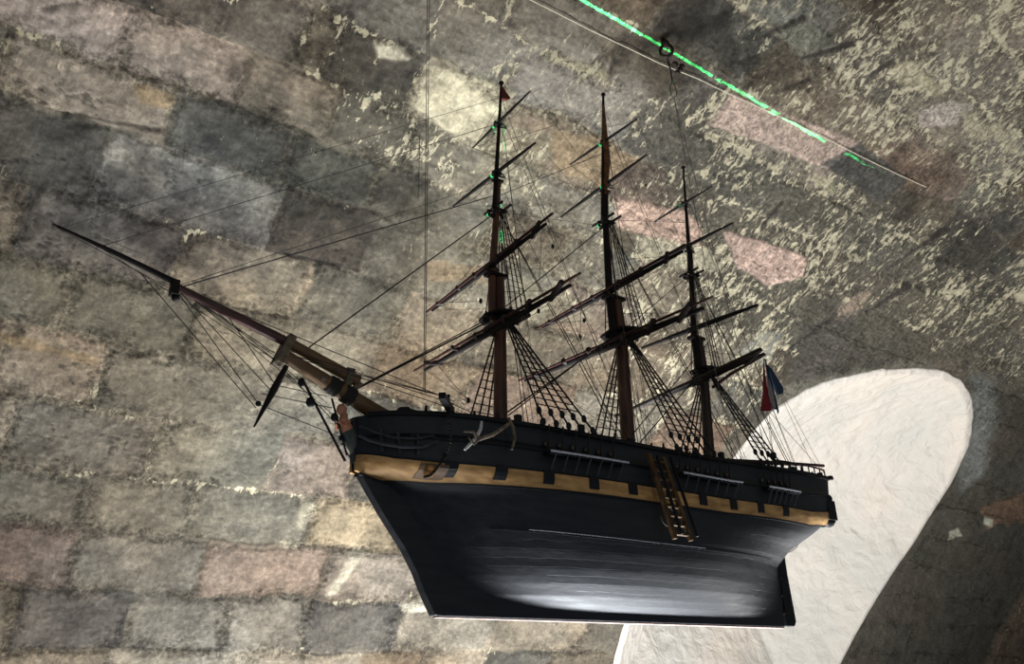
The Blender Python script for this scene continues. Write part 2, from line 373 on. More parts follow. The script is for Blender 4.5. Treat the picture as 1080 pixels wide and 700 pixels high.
patch([(1015, 120), (1060, 140), (1080, 165), (1030, 145)], (178, 168, 136), .75, rag=.09, flake=.6)
patch([(855, 180), (880, 190), (882, 205), (858, 196)], (172, 164, 128), .8, rag=.03)
patch([(888, 320), (920, 305), (910, 325), (880, 345)], (156, 134, 114), .8, rag=.04)
patch([(800, 350), (830, 350), (810, 385), (775, 380)], (140, 140, 128), .7, rag=.03)
patch([(850, 345), (900, 330), (880, 395), (830, 400)], (76, 72, 66), .6, rag=.05)
patch([(320, 525), (333, 532), (322, 560), (312, 555)], (158, 150, 126), .85, rag=.02, dh=.004)
patch([(373, 577), (386, 579), (356, 625), (344, 628)], (158, 150, 128), .85, rag=.02, dh=.004)
patch([(297, 571), (318, 573), (312, 578), (296, 577)], (158, 150, 126), .85, rag=.01)
patch([(420, 636), (455, 630), (462, 642), (425, 646)], (166, 160, 140), .9, rag=.02, dh=.004)
patch([(325, 283), (332, 275), (330, 300), (318, 322)], (150, 130, 106), .8, rag=.02)
patch([(450, 275), (510, 280), (515, 300), (450, 295)], (136, 112, 80), .6, rag=.04)
patch([(540, 290), (600, 310), (640, 345), (560, 340)], (132, 124, 98), .5, rag=.08, flake=.3)
patch([(140, 88), (185, 100), (180, 115), (150, 108)], (150, 124, 84), .6, rag=.03)
patch([(0, 350), (105, 378), (98, 384), (0, 362)], (136, 112, 76), .6, rag=.02)
patch([(1035, 535), (1080, 520), (1080, 548), (1040, 555)], (112, 84, 62), .8, rag=.08, dh=.01)
patch([(1001, 560), (1010, 556), (1014, 564), (1000, 570)], (160, 160, 140), .9, rag=.01)
patch([(1038, 543), (1045, 546), (1044, 554), (1037, 552)], (160, 160, 140), .9, rag=.01)
patch([(1024, 395), (1046, 400), (1050, 440), (1040, 500), (1015, 520), (1012, 480), (1026, 440)], (122, 126, 124), .7, soft=.06, rag=.08)
patch([(1085, 612), (1036, 700), (1100, 720), (1100, 612)], (104, 84, 66), .85, rag=.04, dh=.05, flake=.4)
patch([(800, 420), (860, 398), (960, 380), (1010, 385), (960, 398), (870, 418), (820, 445)], (130, 126, 112), .45, soft=.03, rag=.08)
for a, b, wd in [((44, 10), (84, 3), 2.2), ((800, 42), (850, 17), 3), ((845, 62), (903, 47), 3), ((818, 98), (856, 84), 2.5), ((918, 80), (944, 66), 3), ((690, 35), (712, 12), 4), ((803, 240), (826, 212), 2.5), ((640, 88), (650, 62), 3),
                 ((455, 640), (463, 620), 2), ((300, 268), (360, 282), 2.5), ((830, 370), (880, 335), 2.5), ((915, 330), (960, 300), 3), ((935, 285), (1000, 240), 3), ((60, 118), (172, 138), 2.5)]:
    L_ = math.hypot(b[0] - a[0], b[1] - a[1]); nx0, ny0 = -(b[1] - a[1]) / L_ * wd, (b[0] - a[0]) / L_ * wd
    patch([(a[0] - nx0 * .3, a[1] - ny0 * .3), (b[0] - nx0, b[1] - ny0), (b[0] + nx0, b[1] + ny0), (a[0] + nx0 * .3, a[1] + ny0 * .3)], (48, 42, 37), .72, soft=.005, rag=.02, dh=-.008, flake=0)
# a hairline course ridge where the pale wire lies
H = H * (1 - .6 * np.exp(-((SS - 4.705) / .05)**2))
FL = FL * (.45 + 1.1 * fbm(X, SS, 8, 3, 64))
FL = np.where(FL > .5, .5 + (FL - .5) * .35, FL)
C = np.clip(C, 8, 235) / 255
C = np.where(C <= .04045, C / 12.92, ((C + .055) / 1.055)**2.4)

# niche outline in vault coordinates
NPX = [(640, 760), (652, 690), (662, 655), (700, 590), (740, 530), (775, 485), (795, 458), (815, 436), (850, 413), (880, 402), (920, 394), (960, 391), (992, 394), (1010, 403), (1020, 420),
       (1023, 440), (1019, 470), (1000, 511), (963, 570), (922, 631), (886, 696), (850, 760)]
NP = P(NPX)
sd = sdpoly(NP, X, SS)
H = np.where(sd < .07, H * sstep(.015, .07, sd) - .002 * (1 - sstep(0, .04, sd)), H)

def grid_obj(name, PTS, mask, matl, cols=None, fl=None, ro=None):
    nx, ny = PTS.shape[:2]
    idx = np.arange(nx * ny).reshape(nx, ny)
    q = np.stack([idx[:-1, :-1], idx[:-1, 1:], idx[1:, 1:], idx[1:, :-1]], -1)
    if mask is not None:
        keep = ~(mask[:-1, :-1] & mask[:-1, 1:] & mask[1:, 1:] & mask[1:, :-1]); q = q[keep]
    q = q.reshape(-1, 4); n = len(q)
    me = bpy.data.meshes.new(name); me.vertices.add(nx * ny); me.vertices.foreach_set('co', PTS.reshape(-1).astype(np.float32))
    me.loops.add(n * 4); me.loops.foreach_set('vertex_index', q.reshape(-1).astype(np.int32))
    me.polygons.add(n); me.polygons.foreach_set('loop_start', (np.arange(n) * 4).astype(np.int32)); me.polygons.foreach_set('loop_total', np.full(n, 4, np.int32))
    me.polygons.foreach_set('use_smooth', np.ones(n, bool))
    me.update(calc_edges=True)
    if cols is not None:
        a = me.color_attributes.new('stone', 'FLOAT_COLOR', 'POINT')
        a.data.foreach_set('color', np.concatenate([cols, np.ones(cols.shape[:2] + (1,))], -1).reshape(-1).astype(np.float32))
    if fl is not None:
        a = me.attributes.new('flake', 'FLOAT', 'POINT'); a.data.foreach_set('value', fl.reshape(-1).astype(np.float32))
    if ro is not None:
        a = me.attributes.new('rough', 'FLOAT', 'POINT'); a.data.foreach_set('value', ro.reshape(-1).astype(np.float32))
    me.materials.append(matl)
    o = bpy.data.objects.new(name, me); COL.objects.link(o); return o

def stone_mat():
    m = bpy.data.materials.new('vault_stone'); m.use_nodes = True; nt = m.node_tree; b = nt.nodes['Principled BSDF']
    N = nt.nodes.new; L = nt.links.new
    tc = N('ShaderNodeTexCoord'); at = N('ShaderNodeAttribute'); at.attribute_name = 'stone'; fa = N('ShaderNodeAttribute'); fa.attribute_name = 'flake'
    def noise(sc, det, rg=.55, dist=0):
        n = N('ShaderNodeTexNoise'); n.inputs['Scale'].default_value = sc; n.inputs['Detail'].default_value = det; n.inputs['Roughness'].default_value = rg
        n.inputs['Distortion'].default_value = dist; L(tc.outputs['Object'], n.inputs['Vector']); return n
    vr = N('ShaderNodeVectorRotate'); vr.rotation_type = 'X_AXIS'; vr.inputs['Angle'].default_value = -.7; L(tc.outputs['Object'], vr.inputs['Vector'])
    ms_ = N('ShaderNodeMapping'); ms_.inputs['Scale'].default_value = (1, .42, 1); L(vr.outputs[0], ms_.inputs[0])
    nf = noise(70, 9, .78); ng = noise(28, 9, .78, .8); nh = noise(52, 8, .7, .6)
    L(ms_.outputs[0], ng.inputs['Vector']); L(ms_.outputs[0], nh.inputs['Vector'])
    v = N('ShaderNodeMapRange'); v.inputs['From Min'].default_value = .38; v.inputs['From Max'].default_value = .64; v.inputs['To Min'].default_value = .4; v.inputs['To Max'].default_value = 1.9
    L(nf.outputs[0], v.inputs['Value'])
    v2 = N('ShaderNodeMapRange'); v2.inputs['From Min'].default_value = .38; v2.inputs['From Max'].default_value = .62; v2.inputs['To Min'].default_value = .62; v2.inputs['To Max'].default_value = 1.3
    L(nh.outputs[0], v2.inputs['Value'])
    mm = N('ShaderNodeMath'); mm.operation = 'MULTIPLY'; L(v.outputs[0], mm.inputs[0]); L(v2.outputs[0], mm.inputs[1])
    ra = N('ShaderNodeAttribute'); ra.attribute_name = 'rough'
    m1 = N('ShaderNodeMath'); m1.operation = 'SUBTRACT'; m1.inputs[1].default_value = 1; L(mm.outputs[0], m1.inputs[0])
    m2 = N('ShaderNodeMath'); m2.operation = 'MULTIPLY_ADD'; m2.inputs[2].default_value = 1; L(m1.outputs[0], m2.inputs[0]); L(ra.outputs['Fac'], m2.inputs[1])
    mm = m2
    sc = N('ShaderNodeVectorMath'); sc.operation = 'SCALE'; L(at.outputs['Color'], sc.inputs[0]); L(mm.outputs[0], sc.inputs['Scale'])
    # flakes: where noise beats 1-flake
    th = N('ShaderNodeMath'); th.operation = 'MULTIPLY_ADD'; th.inputs[1].default_value = .42; th.inputs[2].default_value = -.74; L(fa.outputs['Fac'], th.inputs[0])
    a1 = N('ShaderNodeMath'); a1.operation = 'MULTIPLY_ADD'; a1.inputs[1].default_value = .36; L(ng.outputs[0], a1.inputs[0])
    a0 = N('ShaderNodeMath'); a0.operation = 'MULTIPLY'; a0.inputs[1].default_value = .64; L(nh.outputs[0], a0.inputs[0]); L(a0.outputs[0], a1.inputs[2])
    ad = N('ShaderNodeMath'); ad.operation = 'ADD'; L(a1.outputs[0], ad.inputs[0]); L(th.outputs[0], ad.inputs[1])
    fr = N('ShaderNodeMapRange'); fr.inputs['From Min'].default_value = 0; fr.inputs['From Max'].default_value = .018; L(ad.outputs[0], fr.inputs['Value'])
    cc = N('ShaderNodeMapRange'); cc.inputs['From Min'].default_value = .35; cc.inputs['From Max'].default_value = .65; cc.inputs['To Min'].default_value = .7; cc.inputs['To Max'].default_value = 1.1; L(nf.outputs[0], cc.inputs['Value'])
    cm = N('ShaderNodeVectorMath'); cm.operation = 'SCALE'; cm.inputs[0].default_value = lin((198, 189, 162)); L(cc.outputs[0], cm.inputs['Scale'])
    mx = N('ShaderNodeMix'); mx.data_type = 'RGBA'; L(fr.outputs[0], mx.inputs['Factor']); L(sc.outputs[0], mx.inputs['A']); L(cm.outputs[0], mx.inputs['B'])
    L(mx.outputs['Result'], b.inputs['Base Color'])
    b.inputs['Roughness'].default_value = .85; b.inputs['Specular IOR Level'].default_value = .25
    hh = N('ShaderNodeMath'); hh.operation = 'MULTIPLY_ADD'; hh.inputs[1].default_value = .35; L(fr.outputs[0], hh.inputs[0])
    h3 = N('ShaderNodeMath'); h3.operation = 'MULTIPLY_ADD'; h3.inputs[1].default_value = 1.3; L(nh.outputs[0], h3.inputs[0]); L(nf.outputs[0], h3.inputs[2]); L(h3.outputs[0], hh.inputs[2])
    bp = N('ShaderNodeBump'); bs = N('ShaderNodeMapRange'); bs.inputs['To Min'].default_value = .12; bs.inputs['To Max'].default_value = 1; L(ra.outputs['Fac'], bs.inputs['Value']); L(bs.outputs[0], bp.inputs['Strength']); bp.inputs['Distance'].default_value = .014
    L(hh.outputs[0], bp.inputs['Height']); L(bp.outputs[0], b.inputs['Normal'])
    return m
def plaster_mat():
    m = bpy.data.materials.new('lime_plaster'); m.use_nodes = True; nt = m.node_tree; b = nt.nodes['Principled BSDF']
    N = nt.nodes.new; L = nt.links.new; tc = N('ShaderNodeTexCoord')
    mp = N('ShaderNodeMapping'); mp.inputs['Rotation'].default_value = (0, .4, .3); L(tc.outputs['Object'], mp.inputs[0])
    n = N('ShaderNodeTexNoise'); n.inputs['Scale'].default_value = 12; n.inputs['Detail'].default_value = 6; n.inputs['Distortion'].default_value = .5; L(mp.outputs[0], n.inputs['Vector'])
    n2 = N('ShaderNodeTexNoise'); n2.inputs['Scale'].default_value = 2; n2.inputs['Detail'].default_value = 4; L(tc.outputs['Object'], n2.inputs['Vector'])
    rp = N('ShaderNodeValToRGB'); rp.color_ramp.elements[0].position = .35; rp.color_ramp.elements[1].position = .7
    rp.color_ramp.elements[0].color = (*lin((186, 183, 177)), 1); rp.color_ramp.elements[1].color = (*lin((202, 193, 183)), 1)
    L(n2.outputs[0], rp.inputs[0]); L(rp.outputs[0], b.inputs['Base Color'])
    b.inputs['Roughness'].default_value = .7; b.inputs['Specular IOR Level'].default_value = .3
    bp = N('ShaderNodeBump'); bp.inputs['Strength'].default_value = .8; bp.inputs['Distance'].default_value = .03
    L(n.outputs[0], bp.inputs['Height']); L(bp.outputs[0], b.inputs['Normal'])
    return m
PTS = vs2w(X, SS, H)
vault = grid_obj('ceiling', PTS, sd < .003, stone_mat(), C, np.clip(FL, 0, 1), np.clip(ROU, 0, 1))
tag(vault, 'rough stone barrel vault of weathered courses with flaking limewash', kind='structure')

# plastered splay of the window recess: rings step in from the arris and sink into the wall
def resample(pl, n):
    pl = np.array(pl); seg = np.r_[0, np.cumsum(np.hypot(*np.diff(pl, axis=0).T))]
    t = np.linspace(0, seg[-1], n); return np.stack([np.interp(t, seg, pl[:, 0]), np.interp(t, seg, pl[:, 1])], 1)
OUT = resample(NP + [NP[0]], 420)
cx, cs = -2.3, 2.75                          # the recess narrows towards this point, well inside the wall
rings = 120; tt = np.linspace(0, 1, rings)
RX = OUT[None, :, 0] * (1 - .998 * tt[:, None]) + cx * .998 * tt[:, None]
RS = OUT[None, :, 1] * (1 - .998 * tt[:, None]) + cs * .998 * tt[:, None]
dep = .50 * (1 - (1 - np.clip((tt - .016) / .984, 0, 1))**1.7)
pn = (fbm(RX, RS, 7, 4, 81) - .5) * .03 * sstep(.012, .07, tt)[:, None] + (fbm(RX, RS, 22, 3, 91) - .5) * .012 * sstep(.012, .07, tt)[:, None]
PP = vs2w(RX, RS, -dep[:, None] + .005 * (1 - sstep(.012, .03, tt))[:, None] + pn)
gx, gs = OUT[:, 0].mean(), OUT[:, 1].mean(); lip = []
for f_, o_ in ((.022 , -.012), (.019, .003), (.011, .0055)):
    wob_ = f_ + (fbm(OUT[:, 0], OUT[:, 1], 9, 3, 97) - .5) * .02 * (f_ > .015)
    lip.append(vs2w((OUT[:, 0] + (OUT[:, 0] - gx) * wob_)[None], (OUT[:, 1] + (OUT[:, 1] - gs) * wob_)[None], o_))
PP = np.concatenate(lip + [PP], 0)
niche = grid_obj('window_1', PP, None, plaster_mat())
tag(niche, 'whitewashed plaster window splay cut into the stone vault', kind='structure')

# ------------------------------------------------------------------ hanging gear on the vault
def vpt(u, v, off=.012):
    x, s = pv(u, v); return Vector(vs2w(np.array(x), np.array(s), off))
w = MB()
wp = [(480, -45), (540, -10), (575, 7), (620, 30), (660, 49), (695, 66), (735, 82), (770, 99), (810, 117), (860, 140), (905, 163), (940, 180), (975, 196)]
w.tube([vpt(*p, .010) for p in wp], .0013, 6)
tag(w.build('vault_wire', PALEW), 'thin pale wire stretched along the stone vault beside the green laser line', 'wire')

hookr = empty('iron_hook', vpt(699, 50, .0)); hk = Vector(hookr.location)
def hl(v): return Vector(v) - hk
A = vpt(698, 46, 0) + Vector((0, .013, 0)); Dn = Vector((0, 0, -1))
h = MB(); h.tube([hl(A + Vector((0, -.02, .04))), hl(A + Dn * .012)], .008, 8); h.ball(hl(A + Dn * .012), .013)
h.build('shank', IRON, hookr)
h = MB(); pts = []
for i in range(17):
    a = -math.pi / 2 + i / 16 * 2 * math.pi * .98
    pts.append(hl(A + Dn * .034 + Vector((-.012 * math.cos(a) , .014 * math.cos(a), -.022 * math.sin(a) - .004))))
h.tube(pts, .005, 8); h.build('ring', IRON, hookr)
h = MB(); b0 = A + Vector((-.03, 0, -.075)); 
for dx, dz in ((0, 0), (-.02, -.012), (-.006, -.03), (-.03, .006)): h.ball(hl(b0 + Vector((dx, .004, dz))), .009, sc=(1.3, .8, .8))
h.build('knot', IRON, hookr)
tag(hookr, 'dark rusty iron hook and ring fixed in the vault above the mizzen mast', 'hook')

def wpx(u, v, ax=1, val=0): p = un(u, v, ax, val); return Vector((p[0], p[1], p[2] + Z0))
top = A + Dn * .069
c1 = wpx(709, 86); c2 = wpx(711, 104)
k = MB(); k.tube([top, top * .5 + c1 * .5 + Vector((0, .003, 0)), c1], .0026, 6)
sus = empty('rope_sling', c2)
def loc_shift(mb, o): mb.v = [tuple(Vector(p) - o) for p in mb.v]
loc_shift(k, c2); k.build('cord', ROPE, sus)
k = MB(); L_ = (c1 - c2); side = Vector((-.8, .6, 0)) * .008
k.tube([c1, c1 - L_ * .35 + side, c2 + L_ * .2 + side * 1.1, c2, c2 + L_ * .2 - side * 1.1, c1 - L_ * .35 - side, c1], .0016, 6)
loc_shift(k, c2); k.build('snap_link', STEEL, sus, label='pear-shaped steel snap link')
for ey in (.095, .02):
    k = MB(); e = Vector((.12, ey, .37 + Z0)); k.tube([c2, e], .0009, 5); loc_shift(k, c2); k.build('cord', WIRE, sus)
tag(sus, 'dark cord with a steel snap link carrying the ship\'s stern from the iron hook', 'cord')
bowh = un(447.5, 428)
k = MB()
for dx in (.004, -.004):
    k.tube([(bowh[0] + dx, dx, .40 + Z0), (bowh[0] + dx * .4, -dx, 3.9)], .0009, 5)
bw = k.build('suspension_wire', WIRE)
tag(bw, 'thin doubled wire rising vertically from the ship\'s bow to the vault', 'wire')
k = MB(); p0 = wpx(443, 140, 1, -.0168); p1 = wpx(441, 212, 1, -.0168); k.tube([p0, p1], .0007, 5)
tag(k.build('loose_thread', WIRE), 'short thin thread hanging left of the fore mast, beside the doubled wire', 'thread')

# laser level standing ahead of the bow: a fan of green light in one upright plane
ll = bpy.data.lights.new('line_laser', 'POINT'); ll.energy = 30; ll.color = (1, 1, 1); ll.shadow_soft_size = 0
ll.use_nodes = True; nt = ll.node_tree; em = nt.nodes['Emission']
tcn = nt.nodes.new('ShaderNodeTexCoord'); sp = nt.nodes.new('ShaderNodeSeparateXYZ'); nt.links.new(tcn.outputs['Normal'], sp.inputs[0])
ab = nt.nodes.new('ShaderNodeMath'); ab.operation = 'ABSOLUTE'; nt.links.new(sp.outputs['Y'], ab.inputs[0])
lt = nt.nodes.new('ShaderNodeMath'); lt.operation = 'LESS_THAN'; lt.inputs[1].default_value = .0011; nt.links.new(ab.outputs[0], lt.inputs[0])
mu = nt.nodes.new('ShaderNodeMath'); mu.operation = 'MULTIPLY'; mu.inputs[1].default_value = 500; gt = nt.nodes.new('ShaderNodeMath'); gt.operation = 'GREATER_THAN'; gt.inputs[1].default_value = -.905; nt.links.new(sp.outputs['X'], gt.inputs[0])
fan = nt.nodes.new('ShaderNodeMath'); fan.operation = 'MULTIPLY'; nt.links.new(lt.outputs[0], fan.inputs[0]); nt.links.new(gt.outputs[0], fan.inputs[1]); nt.links.new(fan.outputs[0], mu.inputs[0])
em.inputs['Color'].default_value = (.04, 1, .25, 1); nt.links.new(mu.outputs[0], em.inputs['Strength'])
lo = bpy.data.objects.new('line_laser', ll); COL.objects.link(lo); lo.location = (2.7, -.0135, -.1 + Z0)

# ------------------------------------------------------------------ the ship
ship = empty('model_ship', (0, 0, Z0))
tag(ship, 'black three-masted model sailing ship with an ochre gunport band, hanging from the vault', 'model ship')

def interp(x, tab):
    return float(np.interp(x, [t[0] for t in tab], [t[1] for t in tab]))
RAIL = [(-.25, .362), (0, .350), (.2, .338), (.45, .329), (.8, .328), (1.0, .328), (1.1, .326), (1.2, .324)]
def rail(x): return interp(x, RAIL)
BT = [(0, .254), (.15, .250), (.35, .243), (.7, .242), (.9, .240), (1.05, .240), (1.12, .246), (1.17, .258)]
BTOP = [(-.2, .272), (-.1, .266)] + BT
def btop(x): return interp(x, BTOP)
def bbot(x): return btop(x) - interp(x, [(-.2, .029), (1.17, .027)])
ZK = .013
BOWX = [(0, .80), (.015, .84), (.037, .938), (.069, .990), (.116, 1.030), (.163, 1.058), (.205, 1.082), (.228, 1.12), (.24, 1.156), (.26, 1.168), (.345, 1.174)]
STX = [(0, .03), (.13, .025), (.16, -.005), (.19, -.045), (.215, -.085), (.24, -.115), (.28, -.125), (.36, -.150)]
WID = [(0, .008), (.14, .008), (.17, .02), (.2, .05), (.24, .078), (.30, .082), (.36, .078)]
BEAM = [(0, .011), (.004, .022), (.012, .038), (.026, .060), (.045, .082), (.07, .101), (.10, .116), (.135, .128), (.18, .135), (.22, .136), (.28, .133), (.35, .125)]
def half(x, z):
    z = max(z, ZK); zz = z - ZK
    xb = interp(z, BOWX); xa = interp(z, STX); B = interp(zz, BEAM); wd = min(interp(z, WID), B)
    xm = .52
    if x >= xm:
        s = min(max((xb - x) / (xb - xm), 0), 1)
        n = interp(z, [(0, 2.1), (.1, 2.5), (.2, 3.2), (.25, 3.8), (.34, 4.2)]); m = interp(z, [(0, 1.15), (.12, .95), (.2, .8), (.25, .62), (.34, .58)])
        return max(B * (1 - (1 - s)**n)**m, .009)
    s = min(max((x - xa) / (xm - xa), 0), 1)
    n = interp(z, [(0, 2.0), (.1, 2.4), (.2, 2.8), (.34, 2.4)]); m = interp(z, [(0, 1.35), (.1, 1.1), (.18, .8), (.34, .8)])
    return wd + (B - wd) * (1 - (1 - s)**n)**m
nz, nx_ = 120, 170
zt = [(i / nz)**1.7 for i in range(nz + 1)]
us = [.5 - .5 * math.cos(math.pi * i / nx_) for i in range(nx_ + 1)]
V = []; G = []
for side in (1, -1):
    for t in zt:
        for u in us:
            zg = ZK + (.34 - ZK) * t
            xa, xb = interp(zg, STX), interp(zg, BOWX); x = xa + (xb - xa) * u
            z = ZK + (rail(x) - ZK) * t
            V.append((x, side * half(x, zg), z)); G.append(t**.75)
n1_ = nx_ + 1; off = (nz + 1) * n1_; Fc = []
for sd_ in (0, 1):
    for i in range(nz):
        for j in range(nx_):
            a = sd_ * off + i * n1_ + j; q = (a, a + 1, a + 1 + n1_, a + n1_); Fc.append(q if sd_ else q[::-1])
for i in range(nz):                           # transom, stem and keel closing strips
    a = i * n1_; Fc.append((a, a + n1_, off + a + n1_, off + a)); a = i * n1_ + nx_; Fc.append((a, off + a, off + a + n1_, a + n1_))
for j in range(nx_): Fc.append((j, j + 1, off + j + 1, off + j))
dk = int(nz * .93); 
for j in range(nx_):                          # deck just under the rail
    a = dk * n1_ + j; Fc.append((a, off + a, off + a + 1, a + 1))
mb = MB(); mb.v = V; mb.f = Fc
hull = mb.build('hull', HULL, ship)
ga = hull.data.attributes.new('girth', 'FLOAT', 'POINT'); ga.data.foreach_set('value', G)
try: hull.data.set_sharp_from_angle(angle=math.radians(60))
except Exception: pass

# stem, keel and deadwood plate
poly = [(1.176, .318), (1.1665, .262), (1.1635, .24), (1.151, .219), (1.113, .166), (1.064, .105), (1.042, .070), (1.025, .035), (1.004, -.001), (.99, -.002), (.033, -.001), (.024, .145), (.06, .17), (.14, .06), (.3, .03), (.75, .03), (.86, .045), (.93, .08), (.99, .14), (1.05, .23), (1.12, .30)]
mb = MB(); mb.prism(poly, -.0105, .0105); mb.build('keel', HULL, hull, smooth=False, bevel=.0015)
mb = MB(); mb.box((.515, 0, -.0028), (.965, .016, .003)); mb.build('keel_highlight', mat('keel_lit_edge', (176, 150, 140), .5), hull, smooth=False, label='thin pale strip under the keel, painting in its lit edge')  # added strip, its pale colour stands for light on the keel's underside
rp_ = [(.020, .001), (.020, .145), (.004, .172), (-.012, .168), (-.012, .12), (-.016, .05), (-.018, .012), (-.010, .001)]
mb = MB(); mb.prism(rp_, -.008, .008); rud = mb.build('rudder', BLACK, ship, smooth=False, bevel=.0015)
for z in (.03, .07, .11):
    mb = MB(); mb.box((.021, 0, z), (.02, .021, .005)); mb.build('hinge', IRON, rud, smooth=False)

def strip(zlo, zhi, outw, x0, x1, side, n=60, th=.002):
    mb = MB(); vs = []; fs = []
    for i in range(n + 1):
        x = x0 + (x1 - x0) * i / n
        zl, zh = zlo(x), zhi(x)
        for z, o in ((zl, -.004), (zl, outw), (zl * .75 + zh * .25, outw), (zl * .5 + zh * .5, outw), (zl * .25 + zh * .75, outw), (zh, outw), (zh, -.004)):
            zg = z * .34 / rail(x) if z > .2 else z
            vs.append((x, side * (half(x, ZK + (.34 - ZK) * (z - ZK) / (rail(x) - ZK)) + o), z))
    for i in range(n):
        for kk in range(7):
            a = i * 7 + kk; b = i * 7 + (kk + 1) % 7; fs.append((a, b, b + 7, a + 7))
    fs += [tuple(range(7)), tuple(n * 7 + 6 - k_ for k_ in range(7))]
    mb.add(vs, fs); return mb
def px_x(u, v, y=.13):                        # ship station under a photo point on the port side
    for _ in range(6):
        p = un(u, v, 1, y); y = half(p[0], p[2])
    return p[0]
PORTS = [(471.5, 492), (527, 495), (577.5, 500), (625, 507), (666, 514), (706, 520), (740, 526), (772, 530), (801, 534), (827.5, 537)]
PX = [px_x(*p) for p in PORTS]
for side in (1, -1):
    strip(bbot, btop, .0034, -.112, 1.1665, side, 240).build('painted_band', OCHRE, hull, label='ochre band broken by black gunports')
    strip(lambda x: bbot(x) - .004, lambda x: bbot(x) - .0005, .0035, -.11, 1.158, side, 120).build('wale', BLACK, hull)
    strip(lambda x: btop(x) + .000, lambda x: btop(x) + .0035, .003, -.112, 1.162, side, 120).build('wale', BULW, hull)
    strip(lambda x: rail(x) - .004, lambda x: rail(x) + .004, .006, -.14, 1.160, side, 120).build('rail', BULW, hull)
    strip(lambda x: btop(x) + .04, lambda x: btop(x) + .044, .003, -.13, 1.10, side, 120).build('moulding', BULW, hull)
    for x in PX:
        wd = .0115
        g = strip(lambda q: bbot(q) + .007, lambda q: btop(q) + .004, .0056, x - wd, x + wd, side, 4).build('gunport', BLACK, hull, smooth=False)
strip(lambda x: .132 + .012 * ((x - .5) / .5)**2, lambda x: .135 + .012 * ((x - .5) / .5)**2, .0014, .12, .93, 1, 120).build('rubbing_strake', BLACK, hull)
strip(lambda x: .132 + .012 * ((x - .5) / .5)**2, lambda x: .135 + .012 * ((x - .5) / .5)**2, .0014, .12, .93, -1, 120).build('rubbing_strake', BLACK, hull)

strip(lambda x: .1352 + .012 * ((x - .5) / .5)**2, lambda x: .1363 + .012 * ((x - .5) / .5)**2, .0018, .42, .86, 1, 80).build('worn_strake_highlight', CHALK, hull, label='pale worn line along the strake with its highlight painted in')  # rubbed strake edge, its highlight put into the colour
# hawse plate
hx = px_x(436, 496); hz = un(436, 496, 1, half(hx, .235))[2]
ph = Vector((hx, half(hx, ZK + (.34 - ZK) * (hz - ZK) / (rail(hx) - ZK)) + .006, hz))
strip(lambda q: bbot(q) + .003, lambda q: btop(q) - .003, .0060, hx - .028, hx + .018, 1, 8).build('hawse_plate', BROWN, hull, smooth=False)
mb = MB(); nn = Vector((.35, .93, 0)).normalized(); pts = []
mb.tube([ph - nn * .004, ph + nn * .010, ph + nn * .012, ph + nn * .004], [.010, .0095, .0055, .005], 16); mb.build('hawse_pipe', BRASS, hull)

# quarter: stern window box and transom trim
for side in (1, -1):
    mb = MB()
    mb.box((-.128, side * .070, .275), (.035, .034, .05)); mb.ball((-.128, side * .072, .305), .020, sc=(1, .9, .7)); mb.ball((-.128, side * .070, .250), .018, sc=(1, .9, .9))
    mb.build('quarter_gallery', BLACK, hull, bevel=.002)
mb = MB(); mb.beam((-.155, -.085, .362), (-.155, .085, .362), .012, .010); mb.build('taffrail', BLACK, hull, smooth=False, bevel=.001)
mb = MB(); mb.beam((-.135, -.082, .248), (-.135, .082, .248), .012, .006); mb.build('transom_moulding', BLACK, hull, smooth=False, bevel=.001)

# channels with chainplates, deadeyes and shroud ladders
MAST = {'fore': dict(x=.8454, rk=.0363 * .3, r=.0145), 'main': dict(x=.4899, rk=.0206, r=.017), 'mizzen': dict(x=.2157, rk=.048, r=.0145)}
def on0(u, v): return un(u, v, 1, 0)
SH = {'fore': dict(base=(528, 438), top=(527.5, 337), cap=(526.5, 292), ctr=(526.5, 222), tcap=(527, 192), truck=(528.8, 88)),
      'main': dict(base=(662.9, 467), top=(655, 354), cap=(650, 316), ctr=(641, 234), tcap=(640, 203), truck=(636.2, 100)),
      'mizzen': dict(base=(748.6, 481), top=(742, 392), cap=(737, 358), ctr=(730.5, 289), tcap=(729, 266), truck=(720.6, 177))}
def chan(side, x0, x1, zc):
    mb = MB(); y0 = side * (half((x0 + x1) / 2, .3) - .004)
    n = 8
    for i in range(n):
        xa = x0 + (x1 - x0) * i / n; xb = x0 + (x1 - x0) * (i + 1) / n
        z = btop((xa + xb) / 2) + zc
        mb.box(((xa + xb) / 2, side * (half((xa + xb) / 2, .29) + .009), z), (abs(xb - xa) + .001, .024, .005))
    return mb
CHP = {'fore': ((573, 478), (655, 489)), 'main': ((713, 500), (775, 508)), 'mizzen': ((803, 512), (836, 518))}
CHN = mat('chain_iron', (58, 62, 70), .5, metal=.3, vary=.3, scale=90)
DEAD = mat('deadeye_wood', (50, 46, 42), .5, vary=.5, scale=50)
MD = {}
for nm, s in SH.items():
    P_ = {k_: Vector(on0(*p)) for k_, p in s.items()}; 
    base_ = P_['base'].copy(); base_.z = .30; base_ = base_ + Vector(((P_['base'].x - P_['top'].x) * .5, 0, 0)); P_['foot'] = base_; MD[nm] = P_
